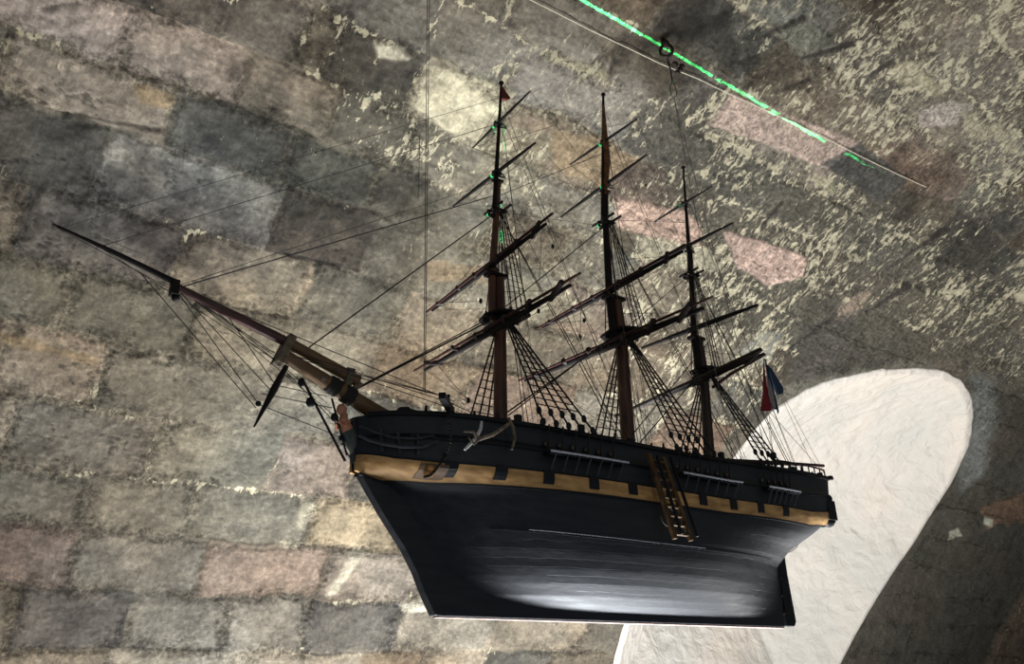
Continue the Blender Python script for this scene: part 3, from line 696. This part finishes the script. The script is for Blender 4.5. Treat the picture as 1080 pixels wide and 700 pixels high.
for nm, (a, b) in CHP.items():
    xa = px_x(*a, y=.145); xb = px_x(*b, y=.145)
    zc = .035
    for side in (1, -1):
        ch = chan(side, xa, xb, zc).build('channel', BULW, hull, smooth=False)
        mb = MB(); n = 14
        mb.tube([(xa + (xb - xa) * i / n, side * (half(xa + (xb - xa) * i / n, .29) + .0215), btop(xa + (xb - xa) * i / n) + zc + .002) for i in range(n + 1)], .0022, 6)
        mb.build('channel_highlight', CHALK, ch, label='highlight painted along the outer edge of the channel board')  # pale tube paints in the highlight on the board's edge
        nch = 7 if nm == 'fore' else 6
        for i in range(nch):
            x = xa + (xb - xa) * (i + .5) / nch; y = half(x, .29); mb = MB()
            mb.tube([(x, side * (y + .021), btop(x) + zc), (x + .004, side * (half(x, .25) + .006), btop(x) + .004)], .0016, 5)
            mb.build('chainplate', CHN, ch)

def rope(name, a, b, r=.0011, m=None, parent=None, sag=0, n=1):
    a, b = Vector(a), Vector(b); mb = MB(); k_ = max(n, 8 if sag else 1)
    pts = [a.lerp(b, i / k_) - Vector((0, 0, sag * 4 * (i / k_) * (1 - i / k_))) for i in range(k_ + 1)]
    mb.tube(pts, r, 5); return mb.build(name, m or ROPE, parent or ship)

def shrouds(nm, side, topz, tw, n, xa, xb, zb, yb, r, rstep, names='shrouds', dead=True, rr_=.0042):
    P_ = MD[nm]; mb = MB(); ends = []
    for i in range(n):
        x = xa + (xb - xa) * i / (n - 1)
        yy = yb(x) if callable(yb) else yb; z = zb(x) if callable(zb) else zb
        top_ = Vector((topz[0] - .004 * i, side * tw, topz[2])); bot = Vector((x, side * yy, z)); ends.append((top_, bot))
        mb.tube([top_, bot], r, 5)
    L = (ends[0][0] - ends[0][1]).length; k_ = int(L / rstep)
    for j in range(1, k_):
        f = j / k_ * .96
        pts = [t.lerp(b, f) for t, b in ends]
        if dead and f > .87: continue
        mb.tube(pts, r * .62, 4)
    o = mb.build(names, ROPE, ship)
    if dead:
        for t, b in ends:
            for f in (.90, 1.0):
                p = t.lerp(b, f); m2 = MB(); m2.ball(p, rr_ * 1.15, 8, 6, (1, .6, 1.25)); m2.build('deadeye', BLACK, o)
            d = (t - b).normalized()
    return o
for nm in SH:
    P_ = MD[nm]; x0 = P_['foot'].x; sc_ = {'fore': 1, 'main': 1, 'mizzen': .72}[nm]; n = {'fore': 5, 'main': 5, 'mizzen': 4}[nm]
    hx_ = Vector((P_['top'].x - .003, 0, P_['top'].z - .006))
    for side in (1, -1):
        shrouds(nm, side, hx_, .012, n, x0 + .004 - .02 * (nm == 'mizzen'), x0 + .004 - .12 * sc_ - .02 * (nm == 'mizzen'), lambda x: rail(x) + .006, lambda x: half(x, .33) + .016, .0020, .0175, rr_=.0056)
        # upper shrouds to the cross-trees
        shrouds(nm, side, Vector((P_['ctr'].x, 0, P_['ctr'].z - .004)), .006, 4, P_['top'].x + .006, P_['top'].x - .040 * sc_, P_['top'].z + .008, .047 * sc_, .0013, .0155, 'topmast_shrouds', True, .0025)
        # lower deadeye row on the bulwark below each shroud
        CHx = CHP[nm]
        xa = px_x(*CHx[0], y=.145); xb = px_x(*CHx[1], y=.145)
        for i in range(n + 1):
            x = xa + (xb - xa) * (i + .2) / (n + 1); m2 = MB(); m2.ball((x, side * (half(x, .31) + .004), btop(x) + .055), .0068, 10, 6, (1, .5, 1)); bo = m2.build('bullseye', DEAD, hull)
            ya = half(x, .33) + .012; rope('lanyard', (x - .004, side * ya, rail(x) + .004), (x, side * (half(x, .31) + .008), btop(x) + .036), .0016, ROPE, bo)

# masts
for nm in SH:
    P_ = MD[nm]; k_ = {'fore': 1, 'main': 1.15, 'mizzen': .95}[nm]
    mb = MB(); mb.tube([P_['foot'], P_['top'], P_['cap']], [.0150 * k_, .0125 * k_, .011 * k_], 14)
    o = mb.build('lower_mast', MASTW if nm != 'mizzen' else mat('dark_mast_wood', (44, 32, 28), .5, vary=.3), ship)
    fo = Vector((.017 * k_, 0, 0))
    # topmast stands ahead of the lower mast head
    mb = MB(); mb.tube([P_['top'] + fo * 1.25 - Vector((0, 0, .01)), P_['cap'] + fo * 1.1, P_['ctr'] + fo * .4, P_['tcap'] + fo * .2], [.0085 * k_, .0085 * k_, .0068 * k_, .0062 * k_], 12)
    mb.build('topmast', MASTW if nm == 'fore' else YARD, ship)
    mb = MB(); mb.tube([P_['ctr'] + fo * .8, P_['tcap'] + fo * .6, P_['truck']], [.0055 * k_, .0055 * k_, .0028 * k_], 10); tg = mb.build('topgallant_mast', YARD, ship)
    mb = MB(); mb.ball(P_['truck'], .0066, 12, 8, (1, 1, .75)); mb.build('truck', YARD, tg)
    # top platform, trestle trees, caps
    tw = .048 * {'fore': 1, 'main': 1.05, 'mizzen': .72}[nm]; t = P_['top']
    mb = MB(); pl = [(.030, -tw * .75), (.040, 0), (.030, tw * .75), (.005, tw), (-.045, tw), (-.045, -tw), (.005, -tw)]
    pl = [(a * tw / .048, b) for a, b in pl]; n = len(pl); vs = [(t.x + a, b, t.z) for a, b in pl] + [(t.x + a, b, t.z + .006) for a, b in pl]
    mb.add(vs, [tuple(range(n)), tuple(range(2 * n - 1, n - 1, -1))] + [((i + 1) % n, i, i + n, (i + 1) % n + n) for i in range(n)])
    for sy in (-1, 1): mb.box((t.x - .002, sy * .014, t.z - .005), (tw * 1.5, .006, .008))
    mb.box((t.x + .012, 0, t.z - .011), (.006, tw * 1.7, .007)); mb.box((t.x - .02, 0, t.z - .011), (.006, tw * 1.7, .007))
    mb.build('top_platform', YARD, o, smooth=False, bevel=.001)
    mb = MB(); c = P_['cap']; mb.box((c.x + .009, 0, c.z), (.048 * k_, .026 * k_, .009)); mb.build('mast_cap', YARD, o, smooth=False, bevel=.002)
    for zz in (.93,):
        p = P_['foot'].lerp(P_['top'], zz); mb = MB(); mb.tube([p - Vector((0, 0, .003)), p + Vector((0, 0, .003))], .0148 * k_, 14); mb.build('mast_band', IRON, o)
    mb = MB(); c = P_['ctr']
    for dx in (-.008, .016): mb.beam((c.x + dx, -.034 * k_, c.z), (c.x + dx, .034 * k_, c.z), .004, .005)
    for sy in (-1, 1): mb.beam((c.x - .016, sy * .009, c.z - .004), (c.x + .026, sy * .009, c.z - .004), .004, .005)
    for sy in (-1, 1): mb.ball((c.x - .002, sy * .015, c.z - .010), .0055); mb.ball((c.x + .02, sy * .012, c.z - .012), .005)
    mb.ball((c.x + .018, 0, c.z - .02), .006)
    mb.build('crosstree', YARD, tg, smooth=False)
    mb = MB(); c = P_['tcap']; mb.box((c.x + .006, 0, c.z), (.026, .014, .006)); mb.build('mast_cap', YARD, tg, smooth=False, bevel=.001)
    # fife rail coil at the foot
    mb = MB(); f = P_['foot']; mb.tube([f + Vector((0, 0, .0)), f + Vector((0, 0, .05))], .022 * k_, 14); mb.build('mast_coat', BLACK, o)

# yards
YD = {'fore': [((498.6, 156.3), (559.1, 96.6), .0036, 0), ((478, 217.7), (564.6, 150.9), .0048, 0), ((456, 327.5), (576, 236), .0062, ((450, 329.1), (582.9, 225))), ((448.6, 390), (601.4, 300.9), .0074, ((437, 390.9), (612, 288)))],
      'main': [((601.4, 173.7), (672, 125.7), .0040, 0), ((591.4, 229.1), (682, 163.4), .0050, 0), ((572, 345.5), (720, 265), .0070, ((566, 346.6), (722, 258))), ((554, 401), (741.4, 325), .0092, ((547, 401.5), (751.4, 312.9)))],
      'mizzen': [((690.9, 233.4), (750.9, 196.6), .0036, 0), ((677, 284), (772.9, 235.1), .0050, 0), ((677, 367), (799.1, 321.4), .0068, 0), ((667, 430.5), (806, 373), .0070, ((760, 388), (804, 369)))]}
YE = {}
for nm, ys in YD.items():
    P_ = MD[nm]; YE[nm] = []
    for i, (a, b, r, boom) in enumerate(ys):
        zz = un((a[0] + b[0]) / 2, (a[1] + b[1]) / 2)[2]
        mx_ = P_['base'].x + (P_['truck'].x - P_['base'].x) * (zz - P_['base'].z) / (P_['truck'].z - P_['base'].z)
        xx = mx_ + (.012, .014, .030, .032)[i]
        A_ = Vector(un(*a, 0, xx)); B_ = Vector(un(*b, 0, xx)); M_ = (A_ + B_) / 2; YE[nm].append((A_, B_))
        mb = MB(); mb.tube([A_, A_.lerp(B_, .12), A_.lerp(B_, .3), M_, A_.lerp(B_, .7), A_.lerp(B_, .88), B_], [r * .5, r * .66, r * .92, r, r * .92, r * .66, r * .5], 12)
        o = mb.build('yard', YARD, ship)
        c = Vector((mx_, 0, A_.lerp(B_, .5).z)); q = min(max((0 - A_.y) / (B_.y - A_.y), 0), 1); c = A_.lerp(B_, q)
        mb = MB(); mb.tube([c + Vector((.004 + r, 0, 0)), c - Vector((.012, 0, 0))], .005, 8); mb.tube([c + Vector((0, .012, 0)), c + Vector((-.026, 0, -.002)), c + Vector((0, -.012, 0))], .0022, 6); mb.build('parrel', ROPE, o)
        if boom:
            fx = xx + r + .0035
            a2 = Vector(un(*boom[0], 0, fx)); b2 = Vector(un(*boom[1], 0, fx))
            if nm != 'mizzen': pass
            mb = MB(); mb.tube([a2, a2.lerp(b2, .45)], [.0026, .0036], 8); mb.tube([a2.lerp(b2, .55), b2], [.0036, .0026], 8); mb.tube([a2.lerp(b2, .44), a2.lerp(b2, .56)], .003, 8)
            mb.build('studdingsail_boom', BOOMW, o, label='reddish brown boom lashed along the black yard')
            for f in (.1, .28, .42, .6, .74, .9):
                p = A_.lerp(B_, f); q2 = a2.lerp(b2, f); mb = MB(); mb.tube([p - (q2 - p) * .4, q2 + (q2 - p) * .3], r * .8, 8); mb.build('boom_iron', IRON, o)
        # footrope hanging in loops
        if i < 4:
            mb = MB()
            for s0, s1 in ((.06, .48), (.52, .94)):
                e0, e1 = A_.lerp(B_, s0), A_.lerp(B_, s1); mb.tube([e0.lerp(e1, k2 / 10) - Vector((.004, 0, (.018 if i < 2 else .014) * 4 * (k2 / 10) * (1 - k2 / 10))) for k2 in range(11)], .0007, 4)
            mb.build('footrope', ROPE, o)
        # lifts from yardarm to the mast above
        up = Vector((mx_, 0, zz + (.05, .06, .085, .085)[i]))
        for e in (A_.lerp(B_, .05), A_.lerp(B_, .95)): rope('lift', e, up, .0005)

# pennants on the fore and main trucks
fo_ = MD['fore']['truck']; mb = MB(); vs = []
a = Vector(un(530, 91)); pts2 = [(528.8, 91), (531, 93), (534, 98), (538.5, 104), (536, 105), (531, 104.5), (528.5, 104)]
pl = [un(u, v, 1, .003) for u, v in pts2]; mb.prism([(p[0], p[2]) for p in pl], -.004, .004); mb.build('pennant', mat('red_cloth', (88, 36, 28), .85), ship, smooth=False, label='small rolled red-brown flag at the fore truck')
mb = MB(); cpts = [((637, 112), .0030), ((637.3, 128), .0062), ((638, 145), .0085), ((639.5, 160), .0098), ((640, 172), .0100), ((639.5, 184), .0090), ((638.5, 198), .0072), ((638.5, 206), .005)]
mb.tube([Vector(on0(p[0] - 1.5, p[1])) + Vector((-.001, .003, 0)) for p, _ in cpts], [r for _, r in cpts], 10); o = mb.build('furled_pennant', PENN, ship, label='long brown pennant furled around the main topgallant mast')

# bowsprit, jibboom, flying jibboom
bs0 = Vector(on0(415, 447)); bs1 = Vector(on0(296, 372))
mb = MB(); mb.tube([Vector(on0(425, 452)), Vector(on0(398, 436)), bs1], [.017, .0155, .0105], 14); bsp = mb.build('bowsprit', BROWN, ship)
jb0 = Vector(on0(378, 402)); jb1 = Vector(on0(303, 361)); jb2 = Vector(on0(181, 300)); jb3 = Vector(on0(120, 266)); jb4 = Vector(on0(55, 236))
mb = MB(); mb.tube([jb0, jb0.lerp(jb1, .6), jb1 + Vector((-.006, 0, -.001))], [.0110, .0105, .0095], 12); mb.build('jibboom_heel', BROWN, ship)
mb = MB(); mb.tube([jb1, jb1.lerp(jb2, .5), jb2], [.0090, .0080, .0062], 12); jb = mb.build('jibboom', mat('dark_red_wood', (62, 34, 34), .45, vary=.3, scale=60), ship)
mb = MB(); mb.tube([jb2 + Vector((-.01, 0, .004)), jb3, jb4], [.0055, .004, .0016], 10); mb.build('flying_jibboom', YARD, ship)
mb = MB(); c = Vector(on0(299, 370)); mb.box(c, (.014, .034, .058), (Vector((.93, 0, .36)).normalized(), Vector((0, 1, 0)), Vector((-.36, 0, .93)).normalized())); mb.build('bowsprit_cap', GREYW, bsp, smooth=False, bevel=.002)
mb = MB(); c = Vector(on0(184, 304)); mb.box(c, (.012, .018, .026)); mb.ball(c + Vector((-.004, 0, -.016)), .007); mb.build('jibboom_cap', YARD, jb, smooth=False, bevel=.001)
mb = MB()
for u, v in ((340, 400), (356, 408), (372, 421)):
    p = Vector(on0(u, v)); mb.ball(p, .010, 10, 8, (1.2, 1.5, .9))
p = Vector(on0(366, 410)); mb.beam(p + Vector((0, -.014, -.02)), p + Vector((-.0, .014, .035)), .012, .012)
mb.beam(Vector(on0(364, 418)), Vector(on0(380, 404)), .010, .010)
mb.build('gammoning', GREYW, bsp)
bd = (Vector(on0(398, 436)) - bs1).normalized()
mb = MB()
for f, r in ((.50, .0165), (.535, .0175), (.57, .017), (.66, .0175), (.69, .018), (.72, .0175)):
    p = bs1.lerp(Vector(on0(398, 436)), f); mb.tube([p - bd * .004, p, p + bd * .004], [r * .93, r, r * .93], 14)
mb.build('gammon_lashing', ROPE, bsp)
mb = MB(); d0 = Vector(on0(302, 386)); d1 = Vector(on0(268, 450)); mb.tube([d0, d0.lerp(d1, .4), d1], [.0045, .0065, .0015], 10); ds_ = mb.build('dolphin_striker', YARD, ship)
mb = MB(); mb.ball(on0(272.5, 425.5), .005); mb.build('block', BLACK, ds_)

# figurehead and head rails
p = Vector(on0(365, 449)); mb = MB()
mb.tube([p + Vector((.004, 0, .022)), p + Vector((.006, 0, .010)), p + Vector((0, 0, -.004)), p + Vector((-.008, 0, -.02))], [.006, .008, .0125, .010], 10); mb.ball(p + Vector((.010, 0, .028)), .0095, 12, 10, (1, .85, 1.15))
mb.tube([p + Vector((.0, .010, .006)), p + Vector((.012, .014, -.004)), p + Vector((.016, .006, .004))], [.004, .0035, .003], 8)
mb.tube([p + Vector((.0, -.010, .006)), p + Vector((.012, -.014, -.004)), p + Vector((.016, -.006, .004))], [.004, .0035, .003], 8)
fg = mb.build('figurehead', FIG, ship, label='small carved flesh-coloured figurehead')
mb = MB(); mb.tube([p + Vector((-.004, 0, -.008)), p + Vector((-.012, 0, -.022)), p + Vector((-.02, 0, -.045))], [.0135, .015, .008], 12); mb.build('dress', TEAL, fg)
mb = MB()
for path, r in (([(379, 459), (390, 464), (405, 468), (425, 471), (445, 471), (462, 465)], .0030), ([(380, 449), (395, 455), (415, 461), (440, 462), (458, 459)], .0022)):
    q = [un(u, v, 1, half(px_x(u, v, .08), .28) + .010) for u, v in path]
    mb.tube(q, r, 6); mb.tube([(p[0], -p[1], p[2]) for p in q], r, 6)
for u0, v0, u1, v1 in ((401, 452, 403, 476), (419, 456, 422, 477), (440, 458, 441, 478)):
    y = half(px_x(u0, v0, .08), .29) + .005; a, b = un(u0, v0, 1, y), un(u1, v1, 1, y)
    mb.beam(a, b, .005, .005); mb.beam((a[0], -a[1], a[2]), (b[0], -b[1], b[2]), .005, .005)
mb.build('head_rail', mat('rail_paint', (38, 46, 54), .5, spec=.4), ship)
mb = MB(); cat = un(405, 444, 1, .085)
for side in (1, -1):
    mb = MB(); mb.beam((1.03, side * .10, .335), (1.085, side * .155, .338), .012, .012); mb.build('cathead', BULW, ship, smooth=False, bevel=.001)

# stays between masts and bowsprit
def px(p): return Vector(on0(*p))
STAYS = [((527, 333), (372, 412), .0018), ((527, 330), (378, 408), .0012), ((526, 222), (318, 372), .0014), ((526, 205), (190, 303), .0012), ((527, 190), (186, 302), .0006), ((527, 130), (100, 262), .0007), ((525, 104), (66, 240), .0005),
         ((652, 352), (533, 436), .0018), ((652, 350), (536, 438), .0012), ((641, 236), (530, 326), .0013), ((640, 160), (528, 206), .0008), ((637, 117), (527, 150), .0006),
         ((741, 390), (672, 470), .0015), ((731, 287), (655, 350), .0010), ((729, 235), (642, 232), .0006), ((722, 200), (640, 170), .0005)]
for a, b, r in STAYS: rope('stay', px(a), px(b), r)
for (a, b, r) in [((500, 395), (400, 436), .0008), ((449, 393), (494, 430), .0008)]: pass
# bobstays, martingale stays and side guys
for a, b, r in [((318, 398), (364, 486), .0024), ((350, 420), (366, 480), .0020), ((302, 392), (358, 450), .0008)]: rope('bobstay', px(a), px(b), r)
for u, v, r in ((318, 403, .007), (327.5, 424, .0085), (353, 440, .0075), (360, 462, .005)):
    mb = MB(); mb.ball(on0(u, v), r, 10, 8, (1, .7, 1.1)); mb.build('heart', BLACK, ship)
for a, b in [((185, 305), (272, 425)), ((150, 290), (270, 430)), ((240, 333), (290, 405)), ((188, 306), (286, 412)), ((272, 426), (362, 462)), ((276, 415), (350, 430)), ((286, 405), (345, 418))]: rope('martingale_stay', px(a), px(b), .0008)
for a, b in [((188, 303), (330, 400)), ((110, 264), (300, 385)), ((190, 306), (340, 410)), ((230, 330), (345, 425)), ((60, 240), (186, 308)), ((200, 312), (355, 440)), ((195, 309), (300, 388))]: rope('boom_guy', px(a), px(b), .0006)
for side in (1, -1):
    for (a, zz) in (((300, 368), .345), ((302, 372), .335), ((186, 303), .350)): rope('bowsprit_shroud', px(a), (1.03, side * .11, zz), .0008)
rope('jib_sheet', px((120, 267)), px((62, 238)), .0008, WIRE); rope('jib_sheet', px((100, 248)), px((150, 268)), .0006, WIRE)

# backstays, halyards and braces
for nm in SH:
    P_ = MD[nm]; x0 = P_['foot'].x; k_ = {'fore': 1, 'main': 1, 'mizzen': .75}[nm]
    for side in (1, -1):
        for kk, (src, dx) in enumerate((('ctr', .185), ('ctr', .200), ('tcap', .215), ('truck', .225), ('truck', .235))):
            t_ = P_[src] + Vector((0, side * .004, -.012 - .05 * (src == 'truck') * (kk - 2))); x = x0 - dx * k_
            rope('backstay', t_, (x, side * (half(x, .33) + .012), rail(x) + .004), .0010 if src == 'ctr' else .0006)
BR = []
for nm, back in (('fore', 'main'), ('main', 'mizzen')):
    for i, (A_, B_) in enumerate(YE[nm]):
        tgt = MD[back][('tcap', 'ctr', 'cap', 'top')[i]]
        for e, sy in ((A_, -1), (B_, 1)):
            if i < 3: rope('brace', e, tgt + Vector((.005, sy * .008, -.01)), .0005, ROPEB if i == 2 else None)
            else: rope('brace', e, (MD[back]['foot'].x + .06, sy * .12, rail(.5) + .01), .0006, ROPEB)
for e, s_ in ((YE['main'][2][0], 0), (YE['fore'][2][0], 0)): rope('halyard', e.lerp(YE['main'][2][1] if e is YE['main'][2][0] else YE['fore'][2][1], .25), e + Vector((-.03, .03, -.0)), .0007)
# hanging blocks on thin lines
for a, b in [((462, 318), (507, 317.5)), ((463, 386), (494, 422)), ((575, 340), (616, 338)), ((566, 230), (583, 260)), ((613, 300), (612, 355)), ((571, 245), (568, 328)), ((680, 180), (681, 196)), ((792, 345), (792, 414))]:
    pa = un(*a, 1, 0.0); pb = un(*b, 1, 0.0); o = rope('block_line', pa, pb, .0006, ROPEB, sag=.002)
    m2 = MB(); m2.ball(pb, .0042, 8, 6, (1, .8, 1.5)); m2.build('block', GREYW if a[0] > 600 else BLACK, o)
for a, b in [((585, 300), (652, 462)), ((593, 295), (640, 450)), ((655, 408), (708, 470)), ((560, 392), (640, 450)), ((756, 395), (800, 470)), ((648, 300), (684, 476)), ((756, 320), (790, 465)), ((795, 345), (815, 480))]:
    rope('brace', un(*a, 1, .05), un(*b, 1, .12), .0006, ROPEB)
rope('boom_guy', un(748, 360, 1, 0), un(667, 458, 1, .05), .0012)

# gaff, spanker boom, flag
gf0 = px((744, 405)); gf1 = px((807, 374))
mb = MB(); mb.tube([px((752, 408)), px((771, 394)), gf1], [.0045, .0045, .003], 8); mb.build('gaff', BOOMW, ship)
mb = MB(); mb.tube([px((765, 485.5)), px((820, 488)), px((868.5, 491))], [.006, .0055, .0042], 10); mb.build('spanker_boom', BOOMW, ship, label='reddish spar projecting over the stern')
for b in ((816, 486), (858, 492), (870, 500)): rope('flag_halyard', px((805, 377)), px(b), .0006, ROPEB)
rope('vang', px((808, 430)), px((872, 502)), .0007, mat('red_cord', (120, 70, 70), .8)); rope('topping_lift', px((748, 330)), px((817, 478)), .0012)
mb = MB(); mb.ball(px((815, 481)), .009, 10, 8, (1, .7, 1.3)); mb.build('block', BLACK, ship)
def flag_mb(cols):                            # cloth hanging limp from the gaff peak
    mb = MB(); vs = []; fs = []; n, m = 24, 6
    L0, L1, w_ = cols
    for i in range(n + 1):
        f = i / n; tl = un(805.2 + (L0[0] - 805.2) * f, 379 + (L0[1] - 379) * f, 1, .0); tr = un(805.6 + (L1[0] - 805.6) * f, 379 + (L1[1] - 379) * f, 1, .0)
        for j in range(m + 1):
            g = j / m; q = Vector(tl).lerp(Vector(tr), g); q.y += w_ + .007 * f * math.sin(g * 5 + f * 3 + w_ * 300); vs.append(q)
    for i in range(n):
        for j in range(m): a = i * (m + 1) + j; fs.append((a, a + 1, a + m + 2, a + m + 1))
    mb.add(vs, fs); return mb
flg = flag_mb(((801.5, 432), (811.5, 434), 0)).build('flag', mat('flag_red', (128, 24, 42), .85, vary=.2), ship, label='limp red, white and blue flag hanging at the stern'); 
s1_ = flag_mb(((811, 434), (815.5, 430), .003)).build('white_stripe', mat('flag_white', (150, 144, 150), .85, vary=.15), flg)
s2_ = flag_mb(((814.5, 430), (819, 437), .006)).build('blue_stripe', mat('flag_blue', (28, 52, 78), .85, vary=.2), flg)
mb = MB(); q = [(807, 386), (811, 390), (823, 410), (822.5, 416), (818, 417), (813, 405)]; q = [un(*t_, 1, .0) for t_ in q]
mb.prism([(t_[0], t_[2]) for t_ in q], .004, .010); mb.build('blue_fold', s2_.data.materials[0], flg, smooth=False)
for o_ in (flg, s1_, s2_):
    so = o_.modifiers.new('cloth', 'SOLIDIFY'); so.thickness = .0012

# boarding ladder leaning on the port side, with two black boat-boom poles
def onl(u, v, y): return Vector(un(u, v, 1, y))
la0, la1 = onl(684, 478, .148), onl(712, 568, .175); lb0, lb1 = onl(699, 482, .150), onl(729, 570, .178)
lad = empty('side_ladder', (0, 0, 0)); lad.parent = ship
for a, b in ((la0, la1), (lb0, lb1)):
    mb = MB(); mb.beam(a, b, .0075, .010); mb.build('ladder_rail', LADW, lad, smooth=False, bevel=.001)
for i in range(9):
    f = .08 + .86 * i / 8; mb = MB(); mb.beam(la0.lerp(la1, f), lb0.lerp(lb1, f), .010, .0035); mb.build('rung', LADW, lad, smooth=False)
for a, b in (((693, 480), (719, 563)), ((707, 482), (735.5, 565.5))):
    mb = MB(); mb.tube([onl(*a, .158), onl(*b, .188)], .0032, 8); mb.build('black_pole', YARD, ship)
mb = MB(); c = onl(700, 545, .15); mb.tube([c + Vector((.020 * math.cos(i / 14 * 5.3 + .9), .012, .020 * math.sin(i / 14 * 5.3 + .9))) for i in range(15)], .0018, 6); mb.build('rope_loop', ROPE, ship)
mb = MB(); pp = [(846, 553), (845, 566), (840, 577), (833, 582), (828, 581)]; mb.tube([onl(*t_, .02) for t_ in pp], .0009, 6); mb.build('rope_loop', mat('red_thread', (110, 60, 60), .8), ship)

# anchor gear at the port bow
mb = MB(); wr = [(508, 444), (507, 452), (502, 462), (495, 469), (490, 474)]; mb.tube([onl(*t_, .142) for t_ in wr], [.0022, .0030, .0034, .003, .002], 8); mb.build('white_rope', ROPEW, ship, label='white rope end hanging at the port bow')
an = MB(); an.tube([onl(538, 446, .140), onl(520, 458, .150), onl(505, 463, .150)], [.0034, .0036, .0034], 8); an.tube([onl(494, 461, .148), onl(500, 468, .152), onl(505, 463, .15), onl(499, 455, .15), onl(489, 455, .148)], [.0015, .0028, .0034, .0028, .0014], 8)
an.tube([onl(536, 440, .142), onl(541, 450, .145), onl(543, 462, .143), onl(540, 474, .142)], [.003, .0032, .003, .002], 8)
an.build('anchor', GREYW, ship, label='grey wooden anchor lashed to the port bow rail')
mb = MB(); ch = [(472, 438), (475, 452), (475, 468), (470, 480), (465, 488), (460, 495), (454, 501), (447, 503)]
cp = [onl(*t_, .128 if t_[1] < 470 else half(px_x(*t_), .24) + .008) for t_ in ch]
for i in range(len(cp) - 1):
    n = 4
    for j in range(n):
        p = cp[i].lerp(cp[i + 1], (j + .5) / n); mb.ball(p, .0026, 6, 4, (1.1, .7, 1.1) if j % 2 else (.7, 1, 1.1))
mb.build('anchor_chain', IRON, ship)
# gear along the rail
for side in (1, -1):
    for i in range(26):
        x = -.10 + i * .047 + rr.uniform(-.008, .008)
        if x > 1.08: continue
        hgt = rr.uniform(.008, .018); mb = MB(); y = side * (half(x, .33) - .004)
        if i % 3 == 0: mb.box((x, y, rail(x) + hgt / 2), (rr.uniform(.008, .014), .01, hgt + .006)); nm_ = 'timberhead'
        else: mb.tube([(x, y, rail(x) - .002), (x, y, rail(x) + hgt * .5), (x, y, rail(x) + hgt)], [.0018, .003, .0016], 6); nm_ = 'belaying_pin'
        mb.build(nm_, BLACK, ship)
FT = [(410, 439), (413, 433.5), (419, 433), (422, 429), (431, 428.5), (434, 431), (446, 434), (458, 437), (470, 438), (486, 440), (500, 443)]
for side in (1, -1):
    vs = []; fs = []
    for u, v in FT:
        y = .10
        for _ in range(5): p = un(u, v, 1, y); y = half(p[0], .335) - .004
        for yy, zz in ((y, rail(p[0]) - .006), (y, max(p[2], rail(p[0]))), (y - .008, max(p[2], rail(p[0]))), (y - .008, rail(p[0]) - .006)): vs.append((p[0], side * yy, zz))
    for i in range(len(FT) - 1):
        for k_ in range(4): a = i * 4 + k_; b = i * 4 + (k_ + 1) % 4; fs.append((a, b, b + 4, a + 4))
    fs += [(0, 1, 2, 3), tuple(len(vs) - 1 - k_ for k_ in range(4))]
    mb = MB(); mb.add(vs, fs); mb.build('forecastle_bulwark', BULW, ship, smooth=False)
mb = MB(); p = onl(476, 441, .125); mb.tube([p, onl(473, 418, .125)], .0022, 8); mb.ball(onl(473, 417.5, .125), .0035); mb.build('stanchion', BULW, ship)
for a, b in (((473, 419), (405, 400)), ((473, 419), (300, 375)), ((473, 424), (500, 436))): rope('safety_line', onl(*a, .12), onl(*b, .02), .0008)
for x in (.7, .62, .35, .05):
    mb = MB(); mb.box((x, 0, rail(x) + .0), (.05, .06, .05)); mb.box((x, 0, rail(x) + .028), (.056, .066, .006)); mb.build('deck_house', BLACK, ship, smooth=False, bevel=.001)
for side in (1, -1):
    mb = MB()
    mb.tube([(x, side * (half(x, .33) - .002), rail(x) + .022) for x in np.linspace(-.13, .12, 12)], .002, 6)
    for x in np.linspace(-.13, .12, 9): mb.tube([(x, side * (half(x, .33) - .002), rail(x)), (x, side * (half(x, .33) - .002), rail(x) + .022)], .0018, 6)
    mb.build('stern_railing', BLACK, ship)
for y in (.06, -.06):
    mb = MB(); mb.tube([(-.12, y, .365), (-.185, y * 1.05, .368), (-.19, y * 1.05, .368)], [.004, .003, .005], 8); mb.build('davit', BLACK, ship)
